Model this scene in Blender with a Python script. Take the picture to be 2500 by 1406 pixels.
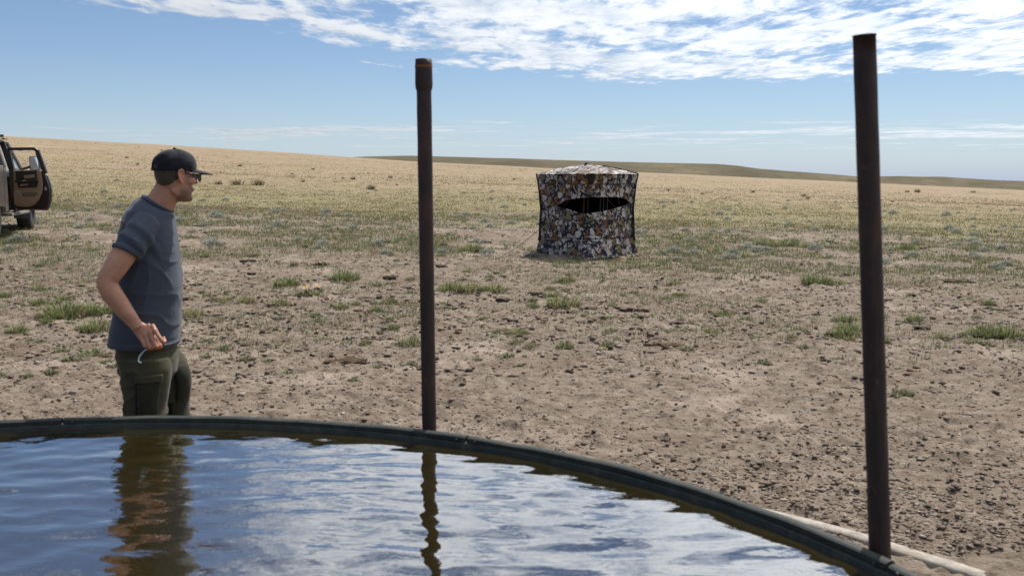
import bpy, bmesh, math, random
import numpy as np
from mathutils import Vector, Matrix

for o in list(bpy.data.objects): bpy.data.objects.remove(o, do_unlink=True)
SC = bpy.context.scene
COL = SC.collection
R = math.radians
random.seed(7); RNG = np.random.default_rng(11)

# ------------------------------------------------------------------ camera
FPX = 2431.0; HC = 1.65; PITCH = math.atan((703 - 440) / FPX)
cam = bpy.data.cameras.new('camera'); camo = bpy.data.objects.new('camera', cam); COL.objects.link(camo)
camo.location = (0, 0, HC); camo.rotation_euler = (math.pi / 2 - PITCH, 0, 0)
cam.sensor_width = 36; cam.lens = FPX / 2500 * 36; cam.clip_start = 0.05; cam.clip_end = 12000
cam.dof.use_dof = True; cam.dof.focus_distance = 19.0; cam.dof.aperture_fstop = 5.0
SC.camera = camo

# ------------------------------------------------------------------ light
SUN_ELEV, SUN_AZ = 56.0, 30.0            # azimuth clockwise from +Y (the view direction)
vs = SC.view_settings
SC.display_settings.display_device = 'sRGB'
vs.view_transform = 'Standard'; vs.look = 'None'; vs.gamma = 1; vs.use_curve_mapping = False
vs.exposure = 0.26
sun = bpy.data.lights.new('sun', 'SUN'); sun.energy = 4.4; sun.angle = R(0.53); sun.color = (1.0, 0.95, 0.88)
suno = bpy.data.objects.new('sun', sun); COL.objects.link(suno)
sd = Vector((math.sin(R(SUN_AZ)) * math.cos(R(SUN_ELEV)), math.cos(R(SUN_AZ)) * math.cos(R(SUN_ELEV)), math.sin(R(SUN_ELEV))))
suno.rotation_euler = sd.to_track_quat('Z', 'Y').to_euler(); suno.location = (0, 0, 30)


class NT:
    """small helper to write node trees"""
    def __init__(s, tree):
        s.t = tree; s.n = tree.nodes; s.l = tree.links
    def add(s, kind, **kw):
        n = s.n.new(kind)
        for k, v in kw.items(): setattr(n, k, v)
        return n
    def put(s, sock, v):
        if hasattr(v, 'is_output'): s.l.new(v, sock)
        elif v is not None:
            if isinstance(v, (tuple, list)) and sock.type == 'RGBA' and len(v) == 3: v = (*v, 1)
            sock.default_value = v
    def math(s, op, a, b=None, c=None, clamp=False):
        n = s.add('ShaderNodeMath', operation=op, use_clamp=clamp)
        s.put(n.inputs[0], a); s.put(n.inputs[1], b)
        if c is not None: s.put(n.inputs[2], c)
        return n.outputs[0]
    def vmath(s, op, a, b=None, scale=None):
        n = s.add('ShaderNodeVectorMath', operation=op)
        s.put(n.inputs[0], a); s.put(n.inputs[1], b)
        if scale is not None: s.put(n.inputs['Scale'], scale)
        return n.outputs['Value'] if op in ('DOT_PRODUCT', 'LENGTH', 'DISTANCE') else n.outputs[0]
    def sstep(s, x, a, b, lo=0.0, hi=1.0):
        n = s.add('ShaderNodeMapRange', interpolation_type='SMOOTHSTEP')
        s.put(n.inputs[0], x); s.put(n.inputs[1], a); s.put(n.inputs[2], b); s.put(n.inputs[3], lo); s.put(n.inputs[4], hi)
        return n.outputs[0]
    def noise(s, vec, scale, detail=4, rough=0.5, dist=0.0, color=False, dim='3D'):
        n = s.add('ShaderNodeTexNoise', noise_dimensions=dim)
        s.put(n.inputs['Vector'], vec); s.put(n.inputs['Scale'], scale); s.put(n.inputs['Detail'], detail)
        s.put(n.inputs['Roughness'], rough); s.put(n.inputs['Distortion'], dist)
        return n.outputs['Color'] if color else n.outputs['Fac']
    def voro(s, vec, scale, feature='F1', out='Distance', rnd=1.0):
        n = s.add('ShaderNodeTexVoronoi', feature=feature)
        s.put(n.inputs['Vector'], vec); s.put(n.inputs['Scale'], scale); s.put(n.inputs['Randomness'], rnd)
        return n.outputs[out]
    def mix(s, f, a, b, mode='MIX'):
        n = s.add('ShaderNodeMix', data_type='RGBA', blend_type=mode)
        s.put(n.inputs[0], f); s.put(n.inputs[6], a); s.put(n.inputs[7], b)
        return n.outputs[2]
    def ramp(s, f, stops, interp='LINEAR'):
        n = s.add('ShaderNodeValToRGB'); cr = n.color_ramp; cr.interpolation = interp
        while len(cr.elements) < len(stops): cr.elements.new(0.5)
        for e, (p, c) in zip(cr.elements, stops):
            e.position = p; e.color = (*c, 1) if len(c) == 3 else c
        s.put(n.inputs[0], f); return n.outputs[0]
    def sep(s, v):
        n = s.add('ShaderNodeSeparateXYZ'); s.put(n.inputs[0], v); return n.outputs
    def comb(s, x, y, z):
        n = s.add('ShaderNodeCombineXYZ'); s.put(n.inputs[0], x); s.put(n.inputs[1], y); s.put(n.inputs[2], z); return n.outputs[0]
    def bump(s, h, strength=0.3, dist=0.01, normal=None):
        n = s.add('ShaderNodeBump'); s.put(n.inputs['Height'], h); n.inputs['Strength'].default_value = strength
        n.inputs['Distance'].default_value = dist
        if normal is not None: s.put(n.inputs['Normal'], normal)
        return n.outputs[0]


# ------------------------------------------------------------------ world: clear sky + altocumulus
W = bpy.data.worlds.new('World'); SC.world = W; W.use_nodes = True
N = NT(W.node_tree); N.n.clear()
sky = N.add('ShaderNodeTexSky', sky_type='NISHITA', sun_disc=False)
sky.sun_elevation = R(SUN_ELEV); sky.sun_rotation = R(SUN_AZ); sky.altitude = 1300; sky.air_density = 1.0
sky.dust_density = 0.0; sky.ozone_density = 1.6
tc = N.add('ShaderNodeTexCoord'); D = tc.outputs['Generated']
dx, dy, dz = N.sep(D)
zc = N.math('MAXIMUM', dz, 0.02)
PX = N.math('DIVIDE', dx, zc); PY = N.math('DIVIDE', dy, zc)
P0 = N.comb(PX, PY, 0.0)
wv = N.noise(P0, 0.55, 3, 0.55, color=True)
P1 = N.vmath('ADD', P0, N.vmath('SCALE', N.vmath('SUBTRACT', wv, (0.5, 0.5, 0.5)), None, 2.2))
wx, wy, _ = N.sep(P1)
# big cloud deck overhead and to the right, its far edge about ten cloud-heights away
bank = N.math('MULTIPLY', N.sstep(wx, -1.8, -0.1), N.sstep(N.math('ADD', wy, N.math('MULTIPLY', N.math('ABSOLUTE', N.math('SUBTRACT', wx, 2.6)), 0.28)), 10.9, 9.4))
# one long roll that leaves the deck towards the left
sline = N.math('SUBTRACT', N.math('MULTIPLY', N.math('ADD', wx, 2.3), 0.806), N.math('MULTIPLY', N.math('SUBTRACT', wy, 5.5), 0.591))
roll = N.math('MULTIPLY', N.sstep(N.math('ABSOLUTE', N.math('SUBTRACT', sline, 0.30)), 0.95, 0.1), N.math('MULTIPLY', N.sstep(wy, 4.0, 5.4), N.sstep(wy, 11.0, 9.5)))
# thin far bands low over the plain
P2 = N.comb(N.math('MULTIPLY', PX, 0.20), N.math('MULTIPLY', PY, 0.22), 3.0)
pl_ = N.math('MAXIMUM', N.sstep(N.vmath('LENGTH', N.vmath('MULTIPLY', N.vmath('SUBTRACT', P0, (-4.2, 21.5, 0)), (0.22, 0.20, 0.0))), 1.0, 0.2), N.sstep(N.vmath('LENGTH', N.vmath('MULTIPLY', N.vmath('SUBTRACT', P0, (9.0, 22.0, 0)), (0.12, 0.22, 0.0))), 1.0, 0.2))
low = N.math('MULTIPLY', N.sstep(N.math('ADD', N.noise(P2, 2.2, 6, 0.6), N.math('MULTIPLY', pl_, 0.13)), 0.52, 0.68), N.math('MULTIPLY', N.sstep(PY, 15.0, 19.0), N.sstep(PY, 40.0, 26.0)))
cover = N.math('MAXIMUM', bank, N.math('MULTIPLY', roll, 0.95))
fib = N.vmath('MULTIPLY', N.add('ShaderNodeVectorRotate', rotation_type='Z_AXIS').outputs[0], (1.0, 1.0, 1.0))
vr = fib.node.inputs[0].links[0].from_node; N.put(vr.inputs['Vector'], P0); vr.inputs['Angle'].default_value = R(-52)
fibs = N.vmath('MULTIPLY', vr.outputs[0], (0.60, 1.05, 1.0))
n1 = N.noise(fibs, 1.15, 9, 0.62, 0.25)
n2 = N.noise(N.comb(PX, N.math('MULTIPLY', PY, 0.42), 0.0), 4.2, 7, 0.66, 0.3)
det = N.math('ADD', N.math('MULTIPLY', n1, 0.52), N.math('MULTIPLY', n2, 0.48))
dens = N.sstep(N.math('ADD', N.math('MULTIPLY', cover, 0.375), N.math('MULTIPLY', N.math('SUBTRACT', det, 0.5), 1.9)), 0.17, 0.43)
dens = N.math('MULTIPLY', dens, N.sstep(cover, 0.02, 0.25))
dens = N.math('MAXIMUM', N.math('MULTIPLY', dens, 0.93), N.math('MULTIPLY', low, 0.75))
dens = N.math('MULTIPLY', dens, N.sstep(dz, 0.0, 0.03))
# clouds: white, thick parts greyer, brighter towards the sun
sdot = N.vmath('DOT_PRODUCT', D, tuple(sd))
glow = N.sstep(sdot, 0.42, 0.95, 1.0, 2.4)
ctone = N.sstep(N.math('ADD', N.math('MULTIPLY', N.noise(P0, 1.5, 5, 0.6), 0.5), N.math('MULTIPLY', n2, 0.5)), 0.36, 0.60)
ccol = N.mix(ctone, (0.40, 0.45, 0.515), (0.61, 0.63, 0.655))
bg1 = N.add('ShaderNodeBackground'); bg2 = N.add('ShaderNodeBackground')
skyc = N.mix(N.math('MULTIPLY', N.math('POWER', 2.718, N.math('MULTIPLY', dz, -28.0)), 0.85), sky.outputs[0], (5.0, 5.9, 7.6))
N.put(bg1.inputs[0], N.mix(1.0, skyc, (0.99, 1.03, 1.13), 'MULTIPLY')); bg1.inputs[1].default_value = 0.069
N.put(bg2.inputs[0], ccol); N.put(bg2.inputs[1], glow)
ms = N.add('ShaderNodeMixShader'); N.put(ms.inputs[0], dens); N.l.new(bg1.outputs[0], ms.inputs[1]); N.l.new(bg2.outputs[0], ms.inputs[2])
wo = N.add('ShaderNodeOutputWorld'); N.l.new(ms.outputs[0], wo.inputs[0])

SC.cycles.max_bounces = 6; SC.cycles.transparent_max_bounces = 6; SC.cycles.caustics_reflective = False; SC.cycles.caustics_refractive = False

# ------------------------------------------------------------------ helpers
MATS = {}
def mat(name, color=(0.5, 0.5, 0.5), rough=0.6, metal=0.0, spec=0.5, fn=None, **kw):
    if name in MATS: return MATS[name]
    m = bpy.data.materials.new(name); m.use_nodes = True
    n = NT(m.node_tree); b = n.n['Principled BSDF']
    b.inputs['Base Color'].default_value = (*color, 1); b.inputs['Roughness'].default_value = rough
    b.inputs['Metallic'].default_value = metal; b.inputs['Specular IOR Level'].default_value = spec
    for k, v in kw.items(): b.inputs[k].default_value = v
    if fn: fn(n, b)
    MATS[name] = m; return m

def set_props(o, label=None, cat=None, group=None, kind=None):
    if label: o['label'] = label
    if cat: o['category'] = cat
    if group: o['group'] = group
    if kind: o['kind'] = kind
    return o

def link(name, me, m=None, parent=None, loc=None):
    o = bpy.data.objects.new(name, me); COL.objects.link(o)
    if m is not None and me is not None and len(me.materials) == 0: me.materials.append(m)
    if parent is not None: o.parent = parent
    if loc is not None: o.location = loc
    return o

def empty(name, loc=(0, 0, 0), rz=0.0, **kw):
    o = bpy.data.objects.new(name, None); COL.objects.link(o); o.location = loc; o.rotation_euler = (0, 0, rz)
    o.empty_display_size = 0.1
    return set_props(o, **kw)

def np_mesh(name, V, F, smooth=False, col=None):
    """V (n,3) array, F (m,k) int array with k = 3 or 4"""
    V = np.asarray(V, dtype=np.float32); F = np.asarray(F, dtype=np.int32)
    me = bpy.data.meshes.new(name); k = F.shape[1]
    me.vertices.add(len(V)); me.vertices.foreach_set('co', V.ravel())
    me.loops.add(F.size); me.loops.foreach_set('vertex_index', F.ravel())
    me.polygons.add(len(F)); me.polygons.foreach_set('loop_start', np.arange(0, F.size, k, dtype=np.int32))
    me.polygons.foreach_set('loop_total', np.full(len(F), k, dtype=np.int32))
    if smooth: me.polygons.foreach_set('use_smooth', np.ones(len(F), dtype=bool))
    if col is not None:
        a = me.color_attributes.new('Col', 'FLOAT_COLOR', 'POINT')
        c = np.ones((len(V), 4), dtype=np.float32); c[:, :3] = col
        a.data.foreach_set('color', c.ravel())
    me.update(calc_edges=True); me.validate()
    return me

class MB:
    """collects polygons for ONE mesh"""
    def __init__(s): s.v = []; s.f = []
    def add(s, V, F):
        k = len(s.v); s.v += [tuple(map(float, p)) for p in V]; s.f += [tuple(i + k for i in f) for f in F]; return s
    def box(s, c, d, M=None):
        V = [Vector((sx * d[0] / 2, sy * d[1] / 2, sz * d[2] / 2)) for sx in (-1, 1) for sy in (-1, 1) for sz in (-1, 1)]
        if M is not None: V = [M @ p for p in V]
        V = [p + Vector(c) for p in V]
        return s.add(V, [(0, 1, 3, 2), (4, 6, 7, 5), (0, 4, 5, 1), (2, 3, 7, 6), (0, 2, 6, 4), (1, 5, 7, 3)])
    def bar(s, a, b, w, h):
        a = Vector(a); b = Vector(b); d = b - a; q = d.to_track_quat('Y', 'Z').to_matrix()
        return s.box((a + b) / 2, (w, d.length, h), q)
    def prism(s, pts, a, b):
        """pts: list of 3D points of one outline at offset 0; a,b: offset vectors of the two faces"""
        n = len(pts); V = [Vector(p) + Vector(a) for p in pts] + [Vector(p) + Vector(b) for p in pts]
        F = [tuple(range(n))[::-1], tuple(range(n, 2 * n))] + [(i, (i + 1) % n, n + (i + 1) % n, n + i) for i in range(n)]
        return s.add(V, F)
    def tube(s, pts, rad, n=10, cap=True, squash=1.0):
        V, F = tube(pts, rad, n, cap, squash); return s.add(V, F)
    def lathe(s, prof, n=24, c=(0, 0, 0), axis='Z'):
        V = []; F = []; m = len(prof)
        for i in range(n):
            t = 2 * math.pi * i / n
            for r, h in prof:
                p = (r * math.cos(t), r * math.sin(t), h)
                if axis == 'X': p = (h, r * math.cos(t), r * math.sin(t))
                V.append((p[0] + c[0], p[1] + c[1], p[2] + c[2]))
        for i in range(n):
            for j in range(m - 1):
                F.append((i * m + j, ((i + 1) % n) * m + j, ((i + 1) % n) * m + j + 1, i * m + j + 1))
        return s.add(V, F)
    def build(s, name, m, parent=None, smooth=False, bevel=0.0, seg=2, loc=None):
        me = bpy.data.meshes.new(name); me.from_pydata(s.v, [], s.f); me.validate()
        bm = bmesh.new(); bm.from_mesh(me)
        bmesh.ops.recalc_face_normals(bm, faces=bm.faces)
        if bevel > 0:
            es = [e for e in bm.edges if len(e.link_faces) == 2 and e.calc_face_angle(0) > 0.6]
            bmesh.ops.bevel(bm, geom=es, offset=bevel, segments=seg, affect='EDGES', profile=0.5)
        for f in bm.faces: f.smooth = smooth
        bm.to_mesh(me); bm.free()
        return link(name, me, m, parent, loc)

def tube(pts, rad, n=10, cap=True, squash=1.0, up=None):
    pts = [Vector(p) for p in pts]
    if not hasattr(rad, '__len__'): rad = [rad] * len(pts)
    V = []; F = []; side = None
    for i, p in enumerate(pts):
        d = (pts[min(i + 1, len(pts) - 1)] - pts[max(i - 1, 0)]).normalized()
        if side is None:
            ref = Vector(up) if up else (Vector((0, 0, 1)) if abs(d.z) < 0.9 else Vector((0, 1, 0)))
            side = d.cross(ref).normalized()
        else:
            side = (side - d * side.dot(d)).normalized()
        u2 = side.cross(d)
        for k in range(n):
            t = 2 * math.pi * k / n
            V.append(p + side * (math.cos(t) * rad[i]) + u2 * (math.sin(t) * rad[i] * squash))
    for i in range(len(pts) - 1):
        for k in range(n):
            F.append((i * n + k, i * n + (k + 1) % n, (i + 1) * n + (k + 1) % n, (i + 1) * n + k))
    if cap:
        F.append(tuple(range(n))[::-1]); F.append(tuple(range((len(pts) - 1) * n, len(pts) * n)))
    return V, F

def loft(rings, cap=True):
    n = len(rings[0]); V = [Vector(p) for r in rings for p in r]; F = []
    for i in range(len(rings) - 1):
        for k in range(n):
            F.append((i * n + k, i * n + (k + 1) % n, (i + 1) * n + (k + 1) % n, (i + 1) * n + k))
    if cap:
        F.append(tuple(range(n))[::-1]); F.append(tuple(range((len(rings) - 1) * n, len(rings) * n)))
    return V, F

def ellipsoid(c, ax, n=18, m=12):
    """ax: three axis vectors"""
    c = Vector(c); ax = [Vector(a) for a in ax]; V = []; F = []
    for j in range(m + 1):
        ph = math.pi * j / m
        for i in range(n):
            t = 2 * math.pi * i / n
            V.append(c + ax[0] * (math.sin(ph) * math.cos(t)) + ax[1] * (math.sin(ph) * math.sin(t)) + ax[2] * math.cos(ph))
    for j in range(m):
        for i in range(n):
            F.append((j * n + i, j * n + (i + 1) % n, (j + 1) * n + (i + 1) % n, (j + 1) * n + i))
    return V, F

def remesh(mb, voxel, smooth=4, fac=0.5):
    me = bpy.data.meshes.new('tmp'); me.from_pydata(mb.v, [], mb.f); me.validate()
    bm = bmesh.new(); bm.from_mesh(me); bmesh.ops.remove_doubles(bm, verts=bm.verts, dist=1e-5)
    bmesh.ops.recalc_face_normals(bm, faces=bm.faces); bm.to_mesh(me); bm.free()
    o = bpy.data.objects.new('tmp', me); COL.objects.link(o)
    r = o.modifiers.new('r', 'REMESH'); r.mode = 'VOXEL'; r.voxel_size = voxel; r.use_smooth_shade = True
    if smooth:
        s = o.modifiers.new('s', 'SMOOTH'); s.factor = fac; s.iterations = smooth
    dg = bpy.context.evaluated_depsgraph_get(); dg.update()
    out = bpy.data.meshes.new_from_object(o.evaluated_get(dg))
    bpy.data.objects.remove(o); bpy.data.meshes.remove(me)
    return out

def get_co(me):
    a = np.empty(len(me.vertices) * 3, dtype=np.float32); me.vertices.foreach_get('co', a); return a.reshape(-1, 3)
def get_no(me):
    a = np.empty(len(me.vertices) * 3, dtype=np.float32); me.vertex_normals.foreach_get('vector', a); return a.reshape(-1, 3)
def set_co(me, a):
    me.vertices.foreach_set('co', np.ascontiguousarray(a, dtype=np.float32).ravel()); me.update()
def set_col(me, c):
    at_ = me.color_attributes.new('Col', 'FLOAT_COLOR', 'POINT'); q = np.ones((len(me.vertices), 4), dtype=np.float32); q[:, :3] = c
    at_.data.foreach_set('color', q.ravel())

# numpy noise
def _h(ix, iy, iz, seed):
    n = (ix.astype(np.int64) * 374761393 + iy.astype(np.int64) * 668265263 + iz.astype(np.int64) * 2147483647 + seed * 1274126177) & 0xFFFFFFFF
    n = ((n ^ (n >> 13)) * 1274126177) & 0xFFFFFFFF
    n = n ^ (n >> 16)
    return (n & 0xFFFF) / 65535.0
def vnoise(x, y, z=None, seed=0):
    x = np.asarray(x, dtype=np.float64); y = np.asarray(y, dtype=np.float64)
    z = np.zeros_like(x) if z is None else np.asarray(z, dtype=np.float64)
    ix, iy, iz = np.floor(x), np.floor(y), np.floor(z)
    fx, fy, fz = x - ix, y - iy, z - iz
    fx, fy, fz = [t * t * (3 - 2 * t) for t in (fx, fy, fz)]
    out = 0
    for a in (0, 1):
        for b in (0, 1):
            for c in (0, 1):
                w = (fx if a else 1 - fx) * (fy if b else 1 - fy) * (fz if c else 1 - fz)
                out = out + w * _h(ix + a, iy + b, iz + c, seed)
    return out
def fbm(x, y, z=None, oct=4, seed=0, gain=0.5):
    s = 0; a = 1; t = 0
    for i in range(oct):
        s = s + a * vnoise(x * 2 ** i, y * 2 ** i, None if z is None else z * 2 ** i, seed + i); t += a; a *= gain
    return s / t
def smst(x, a, b):
    t = np.clip((np.asarray(x, dtype=np.float64) - a) / (b - a), 0, 1); return t * t * (3 - 2 * t)

# ------------------------------------------------------------------ terrain
TCX, TCY, TR, TZ = -1.508, 1.529, 2.755, 0.62          # stock tank centre, radius, rim height
RING_R = 4.28
def terrain(x, y):
    x = np.asarray(x, dtype=np.float64); y = np.asarray(y, dtype=np.float64)
    sp = 4 * np.log1p(np.exp(np.clip((y - 13) / 4, -30, 30)))
    sp = np.where((y - 13) / 4 > 29, y - 13, sp)
    yc = np.minimum(sp, 1e9)
    over = np.maximum(y - 255, 0)
    z = 0.0215 * yc
    lat = 0.031 + 0.018 * smst(y, 26, 120)
    xs = 420 * np.tanh(x / 420)
    lat = lat + 0.011 * smst(y, 60, 200) * smst(-x, -30, 90)
    z = z - lat * xs * smst(y, 5, 24)
    z = z - 0.00040 * over ** 2 / (1 + over / 160)
    z = z + 0.10 * (fbm(x * 0.11, y * 0.11, oct=3, seed=5) - 0.5) * smst(y, 6, 16)
    z = z + 1.1 * (fbm(x * 0.02, y * 0.02, oct=3, seed=9) - 0.5) * smst(y, 50, 160)
    z = np.maximum(z, -45)
    return z
def soil_relief(x, y):
    d = np.hypot(x, y); fade = 1 - smst(d, 22, 45)
    a = fbm(x * 2.2, y * 2.2, oct=3, seed=20) - 0.5
    b = fbm(x * 9, y * 9, oct=3, seed=30, gain=0.62)
    lump = np.clip(b - 0.52, 0, 1) * 0.11
    foot = np.clip(fbm(x * 4.2 + 7, y * 4.2, oct=2, seed=40) - 0.58, 0, 1) * -0.11
    return (0.05 * a + lump + foot) * fade
def ground(x, y): return terrain(x, y) + soil_relief(np.asarray(x, dtype=float), np.asarray(y, dtype=float))

cp, spn = math.cos(PITCH), math.sin(PITCH)
def ray(px, py):
    a = (px - 1250) / FPX; b = (703 - py) / FPX
    return np.array([a, cp + b * spn, -spn + b * cp])
_TS = 2.0 * 1.0015 ** np.arange(3600)
def at(px, py):
    """ground point seen at a pixel of the 2500 px photograph"""
    r = ray(px, py); T = _TS
    hit = np.nonzero(HC + r[2] * T <= terrain(r[0] * T, r[1] * T))[0]
    p = r * T[hit[0] if len(hit) else -1]
    return Vector((p[0], p[1], float(ground(p[0], p[1]))))
def at_y(px, py, Y):
    r = ray(px, py); t = Y / r[1]
    return Vector((r[0] * t, Y, HC + r[2] * t))

# ------------------------------------------------------------------ ground sheet
def ground_mat(n, b):
    geo = n.add('ShaderNodeNewGeometry'); P = geo.outputs['Position']
    x, y, z = n.sep(P)
    big = n.noise(P, 0.16, 5, 0.6)
    mid = n.noise(P, 0.9, 6, 0.6)
    fine = n.noise(P, 7.0, 8, 0.65)
    grit = n.noise(P, 38.0, 4, 0.6)
    soil = n.ramp(fine, [(0.28, (0.084, 0.061, 0.042)), (0.45, (0.172, 0.134, 0.100)), (0.60, (0.237, 0.190, 0.147)), (0.78, (0.318, 0.262, 0.206))])
    soil = n.mix(n.sstep(grit, 0.60, 0.74, 0, 0.75), soil, (0.115, 0.078, 0.052))
    soil = n.mix(n.sstep(grit, 0.40, 0.26, 0, 0.45), soil, (0.40, 0.335, 0.28))
    soil = n.mix(n.sstep(n.noise(n.vmath('MULTIPLY', P, (0.7, 1.0, 1.0)), 15.0, 5, 0.68), 0.55, 0.66, 0, 0.7), soil, (0.088, 0.060, 0.042))
    soil = n.mix(n.sstep(mid, 0.53, 0.70, 0, 0.75), soil, (0.145, 0.104, 0.074))
    soil = n.mix(n.sstep(mid, 0.47, 0.31, 0, 0.7), soil, (0.33, 0.265, 0.215))
    yy = n.math('ADD', y, n.math('MULTIPLY', n.math('SUBTRACT', big, 0.5), 26.0))
    olive = n.ramp(n.noise(P, 3.0, 7, 0.65), [(0.30, (0.110, 0.105, 0.048)), (0.5, (0.205, 0.180, 0.090)), (0.7, (0.30, 0.245, 0.145))])
    straw = n.ramp(n.noise(n.vmath('MULTIPLY', P, (0.5, 1.0, 1.0)), 1.6, 9, 0.72), [(0.28, (0.135, 0.106, 0.064)), (0.48, (0.258, 0.193, 0.122)), (0.66, (0.345, 0.264, 0.175))])
    straw = n.mix(n.sstep(n.noise(n.vmath('MULTIPLY', P, (0.25, 1.0, 1.0)), 0.07, 6, 0.65), 0.50, 0.72, 0, 0.5), straw, (0.27, 0.225, 0.105))
    straw = n.mix(n.sstep(n.noise(P, 0.75, 4, 0.6), 0.66, 0.72, 0, 0.5), straw, (0.13, 0.125, 0.06))
    straw = n.mix(n.sstep(n.noise(n.vmath('MULTIPLY', P, (0.3, 1.0, 1.0)), 0.22, 5, 0.6), 0.64, 0.70, 0, 0.65), straw, (0.40, 0.335, 0.255))
    patch = n.noise(P, 0.55, 6, 0.68)
    f1 = n.math('MULTIPLY', n.sstep(yy, 13, 34), n.sstep(n.math('ADD', patch, n.sstep(yy, 20, 46, -0.12, 0.34)), 0.50, 0.66))
    c = n.mix(f1, soil, olive)
    c = n.mix(n.sstep(yy, 34, 75), c, straw)
    # trampled manure-brown patches round the tank
    c = n.mix(n.math('MULTIPLY', n.sstep(n.noise(P, 1.7, 6, 0.7), 0.60, 0.70, 0, 0.6), n.sstep(y, 26, 12)), c, (0.13, 0.085, 0.043))
    n.put(b.inputs['Base Color'], c); b.inputs['Roughness'].default_value = 0.95; b.inputs['Specular IOR Level'].default_value = 0.15
    h = n.math('ADD', n.math('MULTIPLY', fine, 0.6), n.math('MULTIPLY', grit, 0.4))
    n.put(b.inputs['Normal'], n.bump(h, 1.0, 0.05))
rr = [0.4]
while rr[-1] < 2.8: rr.append(rr[-1] * 1.15)
while rr[-1] < 34: rr.append(rr[-1] * 1.0042)
while rr[-1] < 330: rr.append(rr[-1] * 1.014)
while rr[-1] < 9000: rr.append(rr[-1] * 1.12)
rr = np.array(rr)
th = np.concatenate([np.linspace(-180, -34, 40)[:-1], np.linspace(-33, 33, 420), np.linspace(34, 180, 40)[1:]])
RRg, THg = np.meshgrid(rr, np.radians(th), indexing='ij')
GX, GY = RRg * np.sin(THg), RRg * np.cos(THg)
GZ = ground(GX, GY)
nr, nt = GX.shape
idx = np.arange(nr * nt).reshape(nr, nt)
F = np.stack([idx[:-1, :-1], idx[:-1, 1:], idx[1:, 1:], idx[1:, :-1]], -1).reshape(-1, 4)[:, ::-1]
V = np.stack([GX, GY, GZ], -1).reshape(-1, 3)
gme = np_mesh('ground', V, F, smooth=True)
set_props(link('ground', gme, mat('soil_and_grass', fn=ground_mat)), kind='structure')

# far ridges
def ridge_mat(n, b):
    P = n.add('ShaderNodeNewGeometry').outputs['Position']
    f = n.noise(P, 0.012, 8, 0.65)
    c = n.ramp(f, [(0.3, (0.096, 0.084, 0.060)), (0.52, (0.132, 0.114, 0.080)), (0.72, (0.185, 0.156, 0.108))])
    c = n.mix(n.sstep(n.noise(P, 0.09, 4, 0.6), 0.56, 0.66, 0, 0.6), c, (0.085, 0.08, 0.05))
    n.put(b.inputs['Base Color'], c); b.inputs['Roughness'].default_value = 1; b.inputs['Specular IOR Level'].default_value = 0
def ridge(name, Y, depth, pts, seed):
    xs = np.linspace(-0.9, 1.0, 420); ys = np.linspace(0, 1, 40)
    pu = [(p - 1250) / FPX for p, _ in pts]; pe = [(440 - q) / FPX for _, q in pts]
    e = np.interp(xs, pu, pe)
    U, S = np.meshgrid(xs, ys, indexing='ij')
    Yg = Y - depth * 0.65 + depth * S * 1.3
    X = U * Y + (Yg - Y) * U * 0.15
    top = HC + e[:, None] * Y
    base = -55.0
    k = np.exp(-((S - 0.5) / 0.27) ** 2)
    Z = base + (top - base) * k * (1 + 0.0 * S)
    Z = Z + depth * 0.02 * (fbm(X * 0.01, Yg * 0.01, oct=4, seed=seed) - 0.5) * (1 - np.exp(-((S - 0.5) / 0.1) ** 2))
    Z = Z + Y * 0.0004 * (fbm(X * 0.018, Yg * 0.002, oct=4, seed=seed + 3) - 0.5)
    i = np.arange(X.size).reshape(X.shape)
    F = np.stack([i[:-1, :-1], i[1:, :-1], i[1:, 1:], i[:-1, 1:]], -1).reshape(-1, 4)
    me = np_mesh(name, np.stack([X, Yg, Z], -1).reshape(-1, 3), F, smooth=True)
    return set_props(link(name, me, mat('sage_hill', fn=ridge_mat)), kind='structure')
ridge('hill', 1300, 700, [(-1000, 415), (700, 394), (900, 383), (1000, 381), (1250, 388), (1500, 396), (1740, 401), (1790, 405), (1850, 413), (2000, 424), (2150, 437), (2300, 449), (2600, 460), (3700, 470)], 70)
ridge('hill', 2600, 900, [(-1000, 440), (1700, 440), (1950, 434), (2080, 431), (2180, 430.5), (2290, 432), (2400, 439), (2500, 443), (2700, 447), (3700, 450)], 80)
# ------------------------------------------------------------------ stock tank
def tank_mat(n, b):
    P = n.add('ShaderNodeNewGeometry').outputs['Position']
    f = n.noise(P, 14, 6, 0.65); g = n.noise(n.vmath('MULTIPLY', P, (1, 1, 0.2)), 40, 4, 0.6)
    c = n.ramp(f, [(0.3, (0.011, 0.013, 0.012)), (0.52, (0.028, 0.033, 0.030)), (0.68, (0.050, 0.054, 0.047))])
    c = n.mix(n.sstep(g, 0.58, 0.72, 0, 0.6), c, (0.062, 0.060, 0.040))
    n.put(b.inputs['Base Color'], c); n.put(b.inputs['Roughness'], n.sstep(f, 0.3, 0.7, 0.55, 0.8)); b.inputs['Specular IOR Level'].default_value = 0.3
    n.put(b.inputs['Normal'], n.bump(f, 0.25, 0.004))
TANK_M = mat('weathered_tank_steel', fn=tank_mat)
tank = empty('stock_tank', (TCX, TCY, 0), label='large round dark steel stock tank brimming with water in the foreground', cat='stock tank')
TR0 = TR - 0.016
wall = MB(); nseg = 180
prof = [(TR0 - 0.012, 0.03), (TR0 - 0.012, TZ - 0.028), (TR0 - 0.006, TZ - 0.022), (TR0 + 0.004, TZ - 0.022), (TR0 + 0.006, TZ - 0.03)]
for k in range(7): prof += [(TR0 + 0.006, TZ - 0.05 - k * 0.075), (TR0 + 0.018, TZ - 0.0875 - k * 0.075)]
prof += [(TR0 + 0.006, 0.0)]
wall.lathe(prof, nseg); wall.build('wall', TANK_M, tank, smooth=True)
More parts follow.
